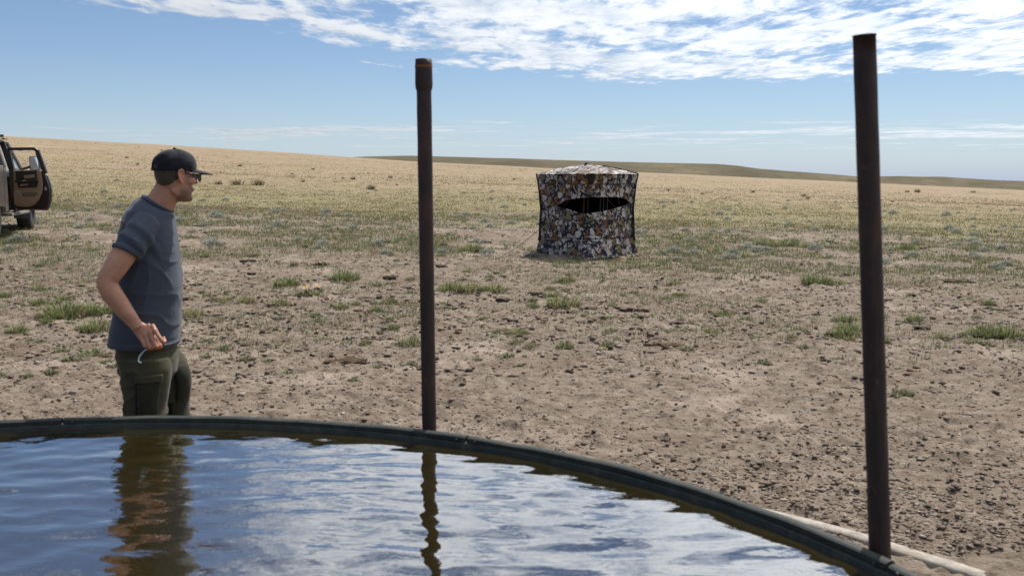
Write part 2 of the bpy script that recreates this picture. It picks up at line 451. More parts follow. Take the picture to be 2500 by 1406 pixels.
fl = MB(); fl.lathe([(0.0, 0.03), (TR0 - 0.013, 0.03)], 96); fl.build('floor', mat('tank_mud', (0.10, 0.08, 0.04), 0.9), tank)
# rim: an angle ring bolted together from curved lengths, joints visible
rim_prof = [(-0.028, -0.027), (-0.022, -0.0275), (-0.021, -0.006), (-0.014, 0.0), (0.006, 0.002), (0.013, -0.003), (0.016, -0.012), (0.010, -0.019), (0.008, -0.020), (-0.004, -0.020)]
rim_prof = [(-0.017, -0.024), (-0.0195, -0.020), (-0.0195, -0.004), (-0.012, 0.0005), (0.004, 0.003), (0.012, -0.001), (0.016, -0.010), (0.012, -0.019), (0.000, -0.0205), (-0.010, -0.0205)]
joints = [22.9 + 38.2 * k for k in range(9)] + [22.9 + 360]
for a0, a1 in zip(joints[:-1], joints[1:]):
    g = math.degrees(0.004 / TR); n_ = 40; rings = []
    for t in np.linspace(a0 + g, a1 - g, n_):
        c_, s_ = math.cos(R(t)), math.sin(R(t)); wob = 0.003 * math.sin(t * 0.31) + 0.002 * math.sin(t * 0.83 + 1)
        rings.append([((TR + r) * c_ + 0, (TR + r) * s_, TZ + h + wob * 0.6) for r, h in rim_prof])
    m = MB(); m.add(*loft(rings)); m.build('rim_segment', TANK_M, tank, smooth=False, bevel=0.0)
bolt_me = None
for a in joints[:-1]:
    for da in (-0.9, 0.9):
        t = R(a + da)
        m = MB(); p = Vector(((TR - 0.020) * math.cos(t), (TR - 0.020) * math.sin(t), TZ - 0.012)); q = p - Vector((math.cos(t), math.sin(t), 0)) * 0.006
        m.tube([p, q], 0.006, 6); m.build('bolt', mat('bolt_steel', (0.05, 0.05, 0.047), 0.6, 0.3), tank)
    t = R(a); m = MB(); c_ = Vector((math.cos(t), math.sin(t), 0))
    m.bar(c_ * (TR + 0.002) + Vector((-c_.y, c_.x, 0)) * -0.05 + Vector((0, 0, TZ - 0.011)), c_ * (TR + 0.002) + Vector((-c_.y, c_.x, 0)) * 0.05 + Vector((0, 0, TZ - 0.011)), 0.012, 0.012)
    m.build('joint_plate', TANK_M, tank)

# water: real ripples on a fine sheet, murky olive-brown body
WL = TZ - 0.044
def water_mat(n, b):
    P = n.add('ShaderNodeNewGeometry').outputs['Position']
    c = n.ramp(n.noise(P, 1.1, 4, 0.6), [(0.3, (0.015, 0.011, 0.002)), (0.6, (0.025, 0.018, 0.003)), (0.8, (0.036, 0.026, 0.006))])
    n.put(b.inputs['Base Color'], c); b.inputs['Roughness'].default_value = 0.012; b.inputs['IOR'].default_value = 2.6; b.inputs['Coat Weight'].default_value = 1.0; b.inputs['Coat IOR'].default_value = 1.95; b.inputs['Coat Roughness'].default_value = 0.012
    b.inputs['Specular IOR Level'].default_value = 0.5
    v = n.vmath('MULTIPLY', P, (1.0, 1.6, 1.0))
    h = n.math('ADD', n.noise(v, 9, 3, 0.5, 0.4), n.math('MULTIPLY', n.noise(v, 26, 2, 0.5), 0.30))
    amp = n.sstep(n.noise(P, 0.8, 3, 0.6), 0.40, 0.62, 0.35, 1.0)
    bp = n.bump(n.math('MULTIPLY', h, amp), 0.15, 0.012); n.put(b.inputs['Normal'], bp); n.put(b.inputs['Coat Normal'], bp)
rw = np.concatenate([[0.0], np.linspace(0.02, TR0 - 0.0125, 210)]); tw = np.linspace(0, 2 * np.pi, 521)[:-1]
RW, TW = np.meshgrid(rw, tw, indexing='ij'); wxg = TCX + RW * np.cos(TW); wyg = TCY + RW * np.sin(TW)
def ripples(x, y):
    z = np.zeros_like(x); rs = np.random.default_rng(4)
    for lam, amp, a0 in [(0.34, 0.00050, 70), (0.27, 0.00042, 110), (0.21, 0.00034, 48), (0.165, 0.00026, 95), (0.13, 0.00017, 132), (0.10, 0.00012, 78), (0.52, 0.0006, 20), (0.08, 0.00007, 60)]:
        a = R(a0 + rs.uniform(-8, 8)); ph = rs.uniform(0, 6.28)
        warp = 0.10 * (fbm(x * 1.3 + a0, y * 1.3, oct=2, seed=a0) - 0.5)
        s = (x + warp) * math.cos(a) + (y + warp) * math.sin(a)
        env = 0.35 + 1.1 * smst(fbm(x * 0.9 + 3 * a0, y * 0.9, oct=2, seed=a0 + 1), 0.3, 0.7)
        z += 2.5 * amp * env * np.sin(2 * np.pi * s / lam + ph)
    # rings spreading from where the man disturbed the far-left edge
    d = np.hypot(x + 2.9, y - 3.3); z += 0.00075 * np.sin(2 * np.pi * d / 0.15) * np.exp(-((d - 0.8) / 0.75) ** 2)
    return z
wz = WL + ripples(wxg, wyg)
i = np.arange(wxg.size).reshape(wxg.shape); j = np.roll(i, -1, axis=1)
Fw = np.stack([i[:-1], i[1:], j[1:], j[:-1]], -1).reshape(-1, 4)
wme = np_mesh('water', np.stack([wxg, wyg, wz], -1).reshape(-1, 3), Fw, smooth=True)
set_props(link('water', wme, mat('tank_water', fn=water_mat)), kind='structure')

# concrete ring round the tank apron
def conc(n, b):
    P = n.add('ShaderNodeNewGeometry').outputs['Position']
    f = n.noise(P, 22, 6, 0.65)
    c = n.ramp(f, [(0.3, (0.22, 0.185, 0.15)), (0.55, (0.34, 0.30, 0.255)), (0.8, (0.43, 0.39, 0.345))])
    c = n.mix(n.sstep(n.noise(P, 3, 5, 0.65), 0.52, 0.66, 0, 0.8), c, (0.30, 0.235, 0.185))
    n.put(b.inputs['Base Color'], c); b.inputs['Roughness'].default_value = 0.95; n.put(b.inputs['Normal'], n.bump(f, 0.5, 0.01))
ring = []
for t in np.linspace(0, 360, 361)[:-1]:
    c_, s_ = math.cos(R(t)), math.sin(R(t)); w = 0.046 + 0.016 * (vnoise(t * 0.21, 0, seed=3) - 0.5); rr_ = RING_R + 0.03 * (vnoise(t * 0.06, 5, seed=8) - 0.5)
    x0, y0 = TCX + rr_ * c_, TCY + rr_ * s_; zt = float(terrain(x0, y0)) + 0.014 + 0.016 * (vnoise(t * 0.33, 2, seed=4) - 0.5)
    pr = [(-w, -0.10), (-w, -0.012), (-w * 0.7, -0.002), (w * 0.6, 0.0), (w, -0.012), (w, -0.10)]
    ring.append([(x0 + a * c_, y0 + a * s_, zt + h) for a, h in pr])
m = MB(); n_ = len(ring); k_ = 6; Vr = [p for r_ in ring for p in r_]
Fr = [(i_ * k_ + a, i_ * k_ + (a + 1) % k_, ((i_ + 1) % n_) * k_ + (a + 1) % k_, ((i_ + 1) % n_) * k_ + a) for i_ in range(n_) for a in range(k_)]
m.add(Vr, Fr); o = m.build('concrete_ring', mat('old_concrete', fn=conc), smooth=True)
set_props(o, 'pale worn concrete ring half buried in soil around the stock tank', 'kerb')

# rusty pipe posts
def rust(n, b):
    P = n.add('ShaderNodeNewGeometry').outputs['Position']
    f = n.noise(n.vmath('MULTIPLY', P, (1, 1, 0.25)), 26, 7, 0.68); g = n.noise(P, 3.0, 5, 0.6)
    c = n.ramp(f, [(0.30, (0.016, 0.010, 0.011)), (0.52, (0.033, 0.019, 0.018)), (0.72, (0.065, 0.033, 0.026))])
    c = n.mix(n.sstep(g, 0.52, 0.68, 0, 0.6), c, (0.075, 0.033, 0.024))
    c = n.mix(n.sstep(n.noise(n.vmath('MULTIPLY', P, (1, 1, 0.5)), 55, 5, 0.7), 0.60, 0.70, 0, 0.75), c, (0.115, 0.052, 0.030))
    c = n.mix(n.sstep(n.noise(n.vmath('MULTIPLY', P, (1, 1, 0.08)), 40, 4, 0.6), 0.62, 0.72, 0, 0.35), c, (0.11, 0.095, 0.085))
    n.put(b.inputs['Base Color'], c); b.inputs['Roughness'].default_value = 0.62; b.inputs['Specular IOR Level'].default_value = 0.35
    n.put(b.inputs['Normal'], n.bump(f, 0.35, 0.004))
RUST = mat('rusted_pipe', fn=rust)
RUST2 = mat('bright_rust', (0.20, 0.066, 0.025), 0.85)
def pipe_post(base, top, r, label, collar):
    o = empty('pipe_post', tuple(base), label=label, cat='post', group='rusty pipe posts beside the tank')
    d = (Vector(top) - Vector(base)); L = d.length; o.rotation_euler = d.to_track_quat('Z', 'Y').to_euler()
    nz = 40; prof = [(r * (1 + 0.012 * math.sin(k * 1.7)), -0.15 + (L + 0.15 - (0.115 if collar else 0)) * k / nz) for k in range(nz + 1)]
    if not collar: prof += [(r + 0.0012, L - 0.004), (r + 0.0012, L), (r - 0.006, L), (r - 0.006, L - 0.30)]
    m = MB(); m.lathe(prof, 32); m.build('pipe', RUST, o, smooth=True)
    if collar:
        m = MB(); m.lathe([(r, L - 0.128), (r + 0.0045, L - 0.112), (r + 0.0055, L - 0.10), (r + 0.0045, L - 0.03)], 32); m.build('coupling', RUST, o, smooth=True)
        m = MB(); m.lathe([(r + 0.0046, L - 0.0302), (r + 0.0046, L - 0.026), (r + 0.003, L), (r - 0.006, L), (r - 0.006, L - 0.25)], 32); m.build('pipe_thread', RUST, o, smooth=True)
        m = MB(); m.lathe([(r + 0.0050, L - 0.0345), (r + 0.0055, L - 0.032), (r + 0.0055, L - 0.0285), (r + 0.0050, L - 0.0255)], 32); m.build('rust_band', RUST2, o, smooth=True)
    return o
PR = 0.0302
# left post just outside the rim at the bearing of pixel 1048
def rim_point(px, dr):
    u = (px - 1250) / FPX
    for Y in np.linspace(1, 6, 20000):
        if math.hypot(u * Y * 1.02 - TCX, Y - TCY) > TR + dr: return Y
YL = rim_point(1048, 0.06); YR = rim_point(2147, 0.055)
b0 = at_y(1048, 1050, YL); t0 = at_y(1034, 145, YL); dv = (t0 - b0); b0 = b0 - dv * (b0.z / dv.z)
pipe_post(b0, t0, PR, 'rusty pipe post with a threaded coupling on top, between man and blind', True)
b0 = at_y(2149, 1372, YR); t0 = at_y(2110, 86, YR); dv = (t0 - b0); b0 = b0 - dv * (b0.z / dv.z)
pipe_post(b0, t0, PR, 'thicker looking plain rusty pipe post leaning at the right of the tank', False)

# ------------------------------------------------------------------ hub hunting blind
def camo(n, b):
    tcn = n.add('ShaderNodeTexCoord'); P = tcn.outputs['Object']
    w1 = n.vmath('SCALE', n.vmath('SUBTRACT', n.noise(P, 6.0, 5, 0.65, color=True), (0.5, 0.5, 0.5)), None, 0.20)
    Q = n.vmath('MULTIPLY', n.vmath('ADD', P, w1), (1.0, 1.0, 0.72))
    cell = n.voro(Q, 8.2, 'F1', 'Color'); cr, cg, cb = n.sep(cell)
    c = n.ramp(cr, [(0.0, (0.49, 0.445, 0.41)), (0.36, (0.165, 0.080, 0.033)), (0.58, (0.43, 0.39, 0.365)), (0.80, (0.145, 0.14, 0.15)), (0.93, (0.21, 0.20, 0.085))], 'CONSTANT')
    Q2 = n.vmath('MULTIPLY', n.vmath('ADD', P, n.vmath('SCALE', w1, None, 1.4)), (1.0, 1.0, 0.8))
    blot = n.noise(Q2, 11, 5, 0.6)
    c = n.mix(n.sstep(blot, 0.555, 0.575), c, (0.17, 0.155, 0.155))
    c = n.mix(n.sstep(n.noise(n.vmath('ADD', Q2, (4, 2, 9)), 6.5, 5, 0.62), 0.585, 0.60), c, (0.20, 0.098, 0.042))
    c = n.mix(n.sstep(n.noise(n.vmath('ADD', Q2, (14, 7, 3)), 9, 4, 0.6), 0.62, 0.635), c, (0.45, 0.41, 0.38))
    e1 = n.voro(Q, 8.2, 'DISTANCE_TO_EDGE'); th_ = n.sstep(n.noise(P, 9, 3, 0.6), 0.35, 0.66, -0.01, 0.17)
    c = n.mix(n.math('LESS_THAN', e1, th_), c, (0.016, 0.017, 0.027))
    e2 = n.voro(Q2, 11.5, 'DISTANCE_TO_EDGE'); th2 = n.sstep(n.noise(n.vmath('ADD', P, (3, 3, 3)), 5, 3, 0.6), 0.47, 0.72, -0.02, 0.16)
    c = n.mix(n.math('LESS_THAN', e2, th2), c, (0.020, 0.021, 0.031))
    n.put(b.inputs['Base Color'], c); b.inputs['Roughness'].default_value = 0.8; b.inputs['Specular IOR Level'].default_value = 0.25
    n.put(b.inputs['Normal'], n.bump(n.noise(P, 7, 4, 0.55), 0.25, 0.03))
CAMO = mat('camouflage_fabric', fn=camo); BLK = mat('black_webbing', (0.010, 0.010, 0.014), 0.75); LIN = mat('black_lining', (0.006, 0.006, 0.007), 0.95, spec=0.05)
bf = at(1432, 633)                      # front corner on the ground
bc = Vector((bf.x * (bf.y + 1.0) / bf.y, bf.y + 1.0, 0)); bz = float(terrain(bc.x, bc.y - 0.6))
SCB = math.hypot(bf.y, 0) / FPX           # metres per photo pixel near the front
blind = empty('hunting_blind', (bc.x, bc.y, bz), label='camouflage fabric pop-up hunting blind standing on the bare plain', cat='hunting blind')
Dc = bc.y; S = Dc / FPX
def half(z):  # half diagonal
    return float(np.interp(z, [0, 0.06, 0.38, 0.95, 1.45, 1.64], [1.065, 1.03, 0.945, 0.920, 0.985, 1.03]))
def fn_(z):   # squareness exponent: 1 = sharp corner, more = the cloth cuts the corner
    return float(np.interp(z, [0, 0.2, 0.38, 0.7, 1.3, 1.5, 1.64], [0.05, 0.08, 0.16, 0.26, 0.22, 0.10, 0.05]))
def bulge_(z): return 0.045 * math.exp(-((z - 0.75) / 0.5) ** 2)
def wall_y(x, z, off=0.0):
    d = half(z) - off; c = fn_(z); x = min(abs(x), d)
    return math.sqrt(d * d + c * c) - math.sqrt(x * x + c * c) + bulge_(z) * math.sin(math.pi * x / d)
ZE = 1.64
# window outline (x,z in blind space) read off the photograph
zy = lambda py: (633 - py) * (bf.y + 0.25) / FPX
wx_ = lambda px: (px - 1430) * (bf.y + 0.3) / FPX
winpx = [(1357, 503), (1368, 496), (1381, 488), (1400, 484), (1421, 481.5), (1445, 480.5), (1470, 480), (1500, 480), (1518, 481.5), (1530, 487), (1536, 494), (1533, 499), (1520, 504), (1496, 511), (1466, 517.5), (1440, 521.5), (1425, 522), (1408, 519), (1385, 511), (1364, 506)]
def win_pt(a, b):
    x, z = wx_(a), zy(b)
    for _ in range(6):
        d_ = bc.y - wall_y(x, z); x = (a - 1250) / FPX * d_ * 1.0 - bc.x; z = HC + (440 - b) / FPX * d_ - bz
    return x, z
WP = [win_pt(a, b) for a, b in winpx]
WLO = (min(p[0] for p in WP), max(p[0] for p in WP), min(p[1] for p in WP), max(p[1] for p in WP))
def inside(x, z, poly):
    if x < WLO[0] or x > WLO[1] or z < WLO[2] or z > WLO[3]: return False
    c = False; j = len(poly) - 1
    for i in range(len(poly)):
        xi, zi = poly[i]; xj, zj = poly[j]
        if (zi > z) != (zj > z) and x < (xj - xi) * (z - zi) / (zj - zi) + xi: c = not c
        j = i
    return c
def wrinkle(x, z, sgn):
    w = 0.022 * (fbm(np.array([x * 3.0 + 9 * sgn]), np.array([z * 5.0]), oct=3, seed=60)[0] - 0.5)
    w += 0.010 * math.sin(z * 34 + 2.2 * math.sin(x * 5)) * math.exp(-((z - 0.72) / 0.12) ** 2)     # sag folds under the window
    w += 0.014 * math.sin((x * 1.0 + z * 1.2) * 16) * math.exp(-((z - 0.2) / 0.16) ** 2) * 0.7
    return w
def wall_grid(sgn, off, z0, z1, nx=150, nz=None, cut=None, edge=1.0):
    zs = np.linspace(z0, z1, nz or max(4, int((z1 - z0) / 0.0125))); ts = np.linspace(-1, 1, nx)
    d = np.array([half(z) - off for z in zs])[:, None]; n = np.array([fn_(z) for z in zs])[:, None]
    X = d * (ts * (1.5 - 0.5 * ts * ts))[None, :] * edge; Z = np.repeat(zs[:, None], nx, 1)
    Xa = np.minimum(np.abs(X), d); Y = np.sqrt(d * d + n * n) - np.sqrt(Xa * Xa + n * n) + np.array([bulge_(z) for z in zs])[:, None] * np.sin(np.pi * Xa / d)
    w = 0.022 * (fbm(X * 3.0 + 9 * sgn, Z * 5.0, oct=3, seed=60) - 0.5)
    w = w + 0.010 * np.sin(Z * 34 + 2.2 * np.sin(X * 5)) * np.exp(-((Z - 0.72) / 0.12) ** 2)
    w = w + 0.0098 * np.sin((X + Z * 1.2) * 16) * np.exp(-((Z - 0.2) / 0.16) ** 2)
    Y = sgn * (Y + w * np.minimum(1.0, Y / 0.1))
    V = np.stack([X, Y, Z], -1).reshape(-1, 3).tolist(); F = []
    for i in range(len(zs) - 1):
        for k in range(nx - 1):
            if cut is not None:
                a = V[i * nx + k]; b_ = V[(i + 1) * nx + k + 1]
                if inside((a[0] + b_[0]) / 2, (a[2] + b_[2]) / 2, cut): continue
            F.append((i * nx + k, i * nx + k + 1, (i + 1) * nx + k + 1, (i + 1) * nx + k))
    return V, F
def grid_obj(name, VF, m, parent, smooth=True):
    me = bpy.data.meshes.new(name); me.from_pydata(VF[0], [], VF[1]); me.validate()
    bm = bmesh.new(); bm.from_mesh(me)
    lone = [v for v in bm.verts if not v.link_faces]; bmesh.ops.delete(bm, geom=lone, context='VERTS')
    for f in bm.faces: f.smooth = smooth
    bm.to_mesh(me); bm.free(); return link(name, me, m, parent)
ZS1, ZS2 = zy(586), zy(452.5)
fw = grid_obj('front_wall', wall_grid(-1, 0, ZS1, ZS2, cut=WP), CAMO, blind)
grid_obj('front_skirt', wall_grid(-1, -0.004, 0.0, ZS1 + 0.012), CAMO, blind)
grid_obj('front_valance', wall_grid(-1, -0.008, ZS2 - 0.012, ZE, nx=120), CAMO, blind)
grid_obj('back_wall', wall_grid(1, 0, 0.0, ZE, nx=70, nz=60), CAMO, blind)
grid_obj('lining', wall_grid(-1, 0.014, 0.01, ZE - 0.02, cut=WP), LIN, fw)
grid_obj('back_lining', wall_grid(1, 0.016, 0.01, ZE - 0.02, nx=70, nz=40), LIN, blind)
m = MB()
pts = [(x, -wall_y(x, z) - wrinkle(x, z, -1) - 0.004, z) for x, z in WP]; pts.append(pts[0])
m.tube(pts, 0.011, 6, cap=False); m.build('window_hem', CAMO, fw, smooth=True)
def seam(z, r, name, m_, sgn=-1, lift=0.006):
    xs = [half(z) * t for t in np.linspace(-0.995, 0.995, 60)]
    q = MB(); q.tube([(x, sgn * (wall_y(x, z) + wrinkle(x, z, sgn) + lift), z) for x in xs], r, 6); q.build(name, m_, blind, smooth=True)
seam(ZS1 + 0.004, 0.008, 'skirt_seam', BLK); seam(ZS2 - 0.006, 0.007, 'valance_seam', BLK); seam(zy(541), 0.006, 'window_seam', BLK)
# roof: shallow pyramid bowed by its poles
def roof_z(x, y, d):
    s = (abs(x) + abs(y)) / d
    return 1.872 - (1.872 - ZE) * s ** 1.35 + 0.0
V = []; F = []; nn = 56
ZA = zy(410) + 0.05
dR = half(ZE) + 0.010
for i_ in range(nn + 1):
    s = i_ / nn
    for k in range(96):
        t = 2 * math.pi * k / 96; n_ = 1.03 + 0.02 * s
        cx_, sx_ = math.cos(t), math.sin(t); r_ = 1 / ((abs(cx_) ** n_ + abs(sx_) ** n_) ** (1 / n_))
        ridge_ = max(abs(cx_), abs(sx_)) ** 8                     # lifted along the four ridges
        z = ZE + (ZA - ZE) * (1 - s ** 1.25) * (0.93 + 0.07 * ridge_) + (0.022 * (ridge_ - 0.55)) * math.sin(math.pi * s) 
        z += 0.004 * math.sin(cx_ * s * 19 + 2 * math.sin(sx_ * s * 11))
        V.append((dR * r_ * cx_ * s, dR * r_ * sx_ * s, z))
for i_ in range(nn):
    for k in range(96):
        F.append((i_ * 96 + k, i_ * 96 + (k + 1) % 96, (i_ + 1) * 96 + (k + 1) % 96, (i_ + 1) * 96 + k))
roof = grid_obj('roof', (V, F), CAMO, blind)
grid_obj('roof_lining', ([(x * 0.98, y * 0.98, z - 0.02) for x, y, z in V], F), LIN, roof)
# hub on top, little knob and strap
m = MB(); m.lathe([(0, ZA + 0.03), (0.022, ZA + 0.03), (0.03, ZA + 0.012), (0.045, ZA + 0.004), (0.05, ZA - 0.01)], 14); m.build('roof_hub', BLK, roof, smooth=True)
m = MB(); m.bar((-0.06, -0.02, ZA + 0.004), (-0.015, -0.02, ZA + 0.026), 0.012, 0.02); m.build('hub_strap', BLK, roof)
# pole ridges: dark piping along the right-hand roof ridge, black edge poles and corner patches
q = MB(); q.tube([(dR * s, 0.0, ZE + (ZA - ZE) * (1 - s ** 1.25) + 0.022 * 0.45 * math.sin(math.pi * s) + 0.008) for s in np.linspace(0.30, 0.98, 16)], 0.012, 6); q.build('ridge_piping', BLK, roof, smooth=True)
for sx in (-1, 1):
    q = MB(); zs = np.linspace(0.30, ZE - 0.01, 24)
    q.tube([(sx * (half(z) + 0.004 + 0.012 * math.sin(z * 2)), -0.01, z) for z in zs], [0.017 + 0.006 * math.sin(z * 3.1) for z in zs], 8); q.build('edge_pole', BLK, blind, smooth=True)
    q = MB(); q.add(*loft([[(sx * (half(z) + 0.012 - w_), -0.035, z), (sx * (half(z) + 0.012), -0.0, z), (sx * (half(z) + 0.012 - w_), 0.035, z), (sx * (half(z) - w_ - 0.01), 0, z)] for z, w_ in ((ZE + 0.012, 0.06), (ZE - 0.06, 0.045), (ZE - 0.17, 0.012))])); q.build('corner_patch', BLK, blind)
    q = MB(); q.bar((sx * (half(0) - 0.04), -0.04, 0.012), (sx * (half(0) + 0.085), -0.03, 0.006), 0.05, 0.010); q.build('ground_tab', BLK, blind)
V, F = wall_grid(-1, -0.014, ZS2 - 0.02, ZE + 0.004, nx=140); keep = []
for f in F:
    c = [sum(V[i_][k] for i_ in f) / 4 for k in range(3)]
    if abs(c[0]) < 0.075 - 0.02 * (ZE - c[2]) / 0.2: keep.append(f)
grid_obj('front_corner_patch', (V, keep), BLK, blind)
V, F = wall_grid(-1, -0.016, 0.0, 0.11, nx=220, nz=14); keep = []
for f in F:
    c = [sum(V[i_][k] for i_ in f) / 4 for k in range(3)]
    if abs(c[0]) < 0.11 * (1 - c[2] / 0.11): keep.append(f)
grid_obj('front_foot_patch', (V, keep), BLK, blind)
# fabric flange lying on the soil
V = []; F = []; K = 160
for k in range(K):
    t = 2 * math.pi * k / K; cx_, sx_ = math.cos(t), math.sin(t); n_ = 1.04; r_ = half(0) / ((abs(cx_) ** n_ + abs(sx_) ** n_) ** (1 / n_))
    e_ = 0.03 + 0.05 * vnoise(np.array([k * 0.23]), np.array([1.0]), seed=6)[0]
    V += [(cx_ * r_ * 0.985, sx_ * r_ * 0.985, 0.03), (cx_ * (r_ + e_), sx_ * (r_ + e_), 0.010 + 0.012 * math.sin(k))]
for k in range(K): F.append((2 * k, 2 * k + 1, 2 * ((k + 1) % K) + 1, 2 * ((k + 1) % K)))
grid_obj('ground_flange', (V, F), CAMO, blind)
# cords across the window and pale strips standing in for light through back slits
TAN_STRIPE = mat('tan_light_stripe', (0.16, 0.11, 0.07), 0.8); CORD = mat('dark_cord', (0.05, 0.035, 0.028), 0.8)
for (a, b_) in [((1466, 480), (1494, 511)), ((1385, 488), (1369, 507)), ((1503, 488), (1508, 505))]:
    q = MB(); A = (wx_(a[0]), zy(a[1])); B = (wx_(b_[0]), zy(b_[1]))
    q.tube([(A[0], -wall_y(*A) + 0.01, A[1]), (B[0], -wall_y(*B) + 0.01, B[1])], 0.005, 5); q.build('window_cord', CORD, blind)
for px, w_, mm in [(1422, 0.03, TAN_STRIPE), (1432, 0.02, TAN_STRIPE), (1462, 0.02, mat('grey_light_stripe', (0.14, 0.14, 0.15), 0.8)), (1470, 0.022, MATS['grey_light_stripe']), (1479, 0.022, MATS['grey_light_stripe'])]:
    q = MB(); x = wx_(px) * 1.04; q.bar((x, 0.10, 0.55), (x + 0.015, 0.06, 1.40), w_, 0.006); q.build('light_stripe', mm, blind)
# guy ropes to stakes
for a, e_ in [((1312, 560), (1211, 638)), ((1547, 556), (1650, 642))]:
    g = at(*e_); p1 = Vector((g.x - bc.x, g.y - bc.y, g.z - bz + 0.03)); sx = -1 if a[0] < 1430 else 1
    z_ = zy(a[1]); p0 = Vector((sx * half(z_) * 0.97, -0.08, z_))
    q = MB(); q.tube([p0 + (p1 - p0) * t - Vector((0, 0, 0.05 * math.sin(math.pi * t))) for t in np.linspace(0, 1, 12)], 0.0055, 5); q.build('guy_rope', CORD, blind)
    q = MB(); q.tube([p1 + Vector((0, 0, 0.06)), p1 - Vector((0, 0, 0.08))], 0.007, 6); q.build('ground_stake', mat('red_stake', (0.16, 0.04, 0.03), 0.6), blind)
# ------------------------------------------------------------------ the man
MY = 4.66
def MP(px, py, dy=0.0): return at_y(px, py, MY + dy)
man_o = Vector((MP(372, 900).x, MY, 0.0)); man_o.z = float(ground(man_o.x, man_o.y)) - 0.0
man = empty('person', tuple(man_o), label='person in dark cap, sunglasses, grey-blue t-shirt and olive cargo trousers behind the tank', cat='person')
def M(px, py, dy=0.0): return MP(px, py, dy) - man_o
MPX = MY / FPX      # metres per photo pixel at the man
def Z_(v): return Vector((0, 0, v))
BYAW = R(8); BF = Vector((math.cos(BYAW), math.sin(BYAW), 0)); BR = Vector((math.sin(BYAW), -math.cos(BYAW), 0))
def ring_(c, hd, hw, tilt=0.0, n=40, p=2.3):
    F_ = (BF * math.cos(tilt) + Z_(math.sin(tilt))); out = []
    for k in range(n):
        t = 2 * math.pi * k / n; ct, st = math.cos(t), math.sin(t)
        r_ = 1 / (abs(ct) ** p + abs(st) ** p) ** (1 / p)
        out.append(c + F_ * (hd * r_ * ct) + BR * (hw * r_ * st))
    return out
# ---- body: head, neck, trunk, arms, hands, legs as one skin
HYAW = R(41); HP = R(-3)
HF = Vector((math.cos(HYAW) * math.cos(HP), math.sin(HYAW) * math.cos(HP), math.sin(HP)))
HR = Vector((math.sin(HYAW), -math.cos(HYAW), 0)); HU = HR.cross(HF).normalized()
HCn = M(427, 430, 0.0)
def H(f, r, u): return HCn + HF * (f * 0.92) + HR * (r * 0.92) + HU * u
body = MB()
# skull and face from horizontal slices: (u, front, back, halfwidth)
sl = [(-0.119, 0.068, 0.020, 0.012), (-0.114, 0.078, -0.005, 0.030), (-0.100, 0.083, -0.012, 0.045), (-0.080, 0.084, -0.030, 0.056), (-0.060, 0.086, -0.062, 0.062), (-0.040, 0.089, -0.080, 0.067),
      (-0.020, 0.088, -0.090, 0.070), (0.0, 0.086, -0.096, 0.0725), (0.018, 0.092, -0.099, 0.0745), (0.040, 0.094, -0.101, 0.0765), (0.065, 0.088, -0.098, 0.0755), (0.088, 0.070, -0.084, 0.067), (0.105, 0.045, -0.060, 0.050), (0.116, 0.015, -0.028, 0.024), (0.1185, -0.002, -0.010, 0.006)]
rings = []
for u, fr, bk, hw in sl:
    c = (fr + bk) / 2; hd = (fr - bk) / 2; r_ = []
    for k in range(36):
        t = 2 * math.pi * k / 36; ct, st = math.cos(t), math.sin(t); p = 2.25; q = 1 / (abs(ct) ** p + abs(st) ** p) ** (1 / p)
        r_.append(H(c + hd * q * ct, hw * q * st * (1 - 0.10 * max(0, ct)), u))
    rings.append(r_)
body.add(*loft(rings))
def ell(f, r, u, a, b_, c): body.add(*ellipsoid(H(f, r, u), (HF * a, HR * b_, HU * c), 14, 10))
# nose, nostrils, brow, lips, chin, cheekbones
body.add(*loft([[H(0.082, -0.008, 0.020), H(0.096, 0, 0.022), H(0.082, 0.008, 0.020), H(0.07, 0, 0.02)], [H(0.086, -0.011, -0.006), H(0.109, 0, -0.004), H(0.086, 0.011, -0.006), H(0.07, 0, -0.01)], [H(0.086, -0.016, -0.026), H(0.118, 0, -0.024), H(0.086, 0.016, -0.026), H(0.07, 0, -0.03)], [H(0.084, -0.010, -0.034), H(0.104, 0, -0.034), H(0.084, 0.010, -0.034), H(0.07, 0, -0.035)]]))
ell(0.111, 0, -0.025, 0.009, 0.009, 0.008); ell(0.094, 0.012, -0.027, 0.010, 0.007, 0.008); ell(0.094, -0.012, -0.027, 0.010, 0.007, 0.008)
ell(0.086, 0, 0.026, 0.013, 0.055, 0.010)
ell(0.086, 0, -0.056, 0.012, 0.026, 0.006); ell(0.083, 0, -0.066, 0.012, 0.022, 0.0065)
ell(0.072, 0, -0.100, 0.019, 0.026, 0.018)
for s in (-1, 1):
    ell(0.056, s * 0.052, -0.018, 0.030, 0.018, 0.020)
    ell(0.010, s * 0.053, -0.068, 0.045, 0.012, 0.028)          # jaw corner
    # ear: back-swept shell with rim, hollow and lobe
    e0 = (0.004, s * 0.076, -0.004)
    ell(e0[0] + 0.004, e0[1], e0[2], 0.012, 0.008, 0.024)
    pts = [H(e0[0] + f_, e0[1] + s * 0.013, e0[2] + u_) for f_, u_ in ((0.006, 0.010), (0.005, 0.025), (-0.006, 0.034), (-0.019, 0.029), (-0.023, 0.012), (-0.017, -0.008), (-0.008, -0.022), (0.002, -0.031), (0.007, -0.024))]
    body.add(*tube(pts, [0.003, 0.0042, 0.0046, 0.0046, 0.0044, 0.0042, 0.0048, 0.006, 0.004], 8))
    ell(e0[0] - 0.008, e0[1] + s * 0.006, e0[2] + 0.004, 0.013, 0.005, 0.024)
# neck
body.add(*tube([M(376, 530), M(386, 508), M(398, 486), M(411, 462), M(417, 440)], [0.085, 0.071, 0.0635, 0.0605, 0.057], 24))
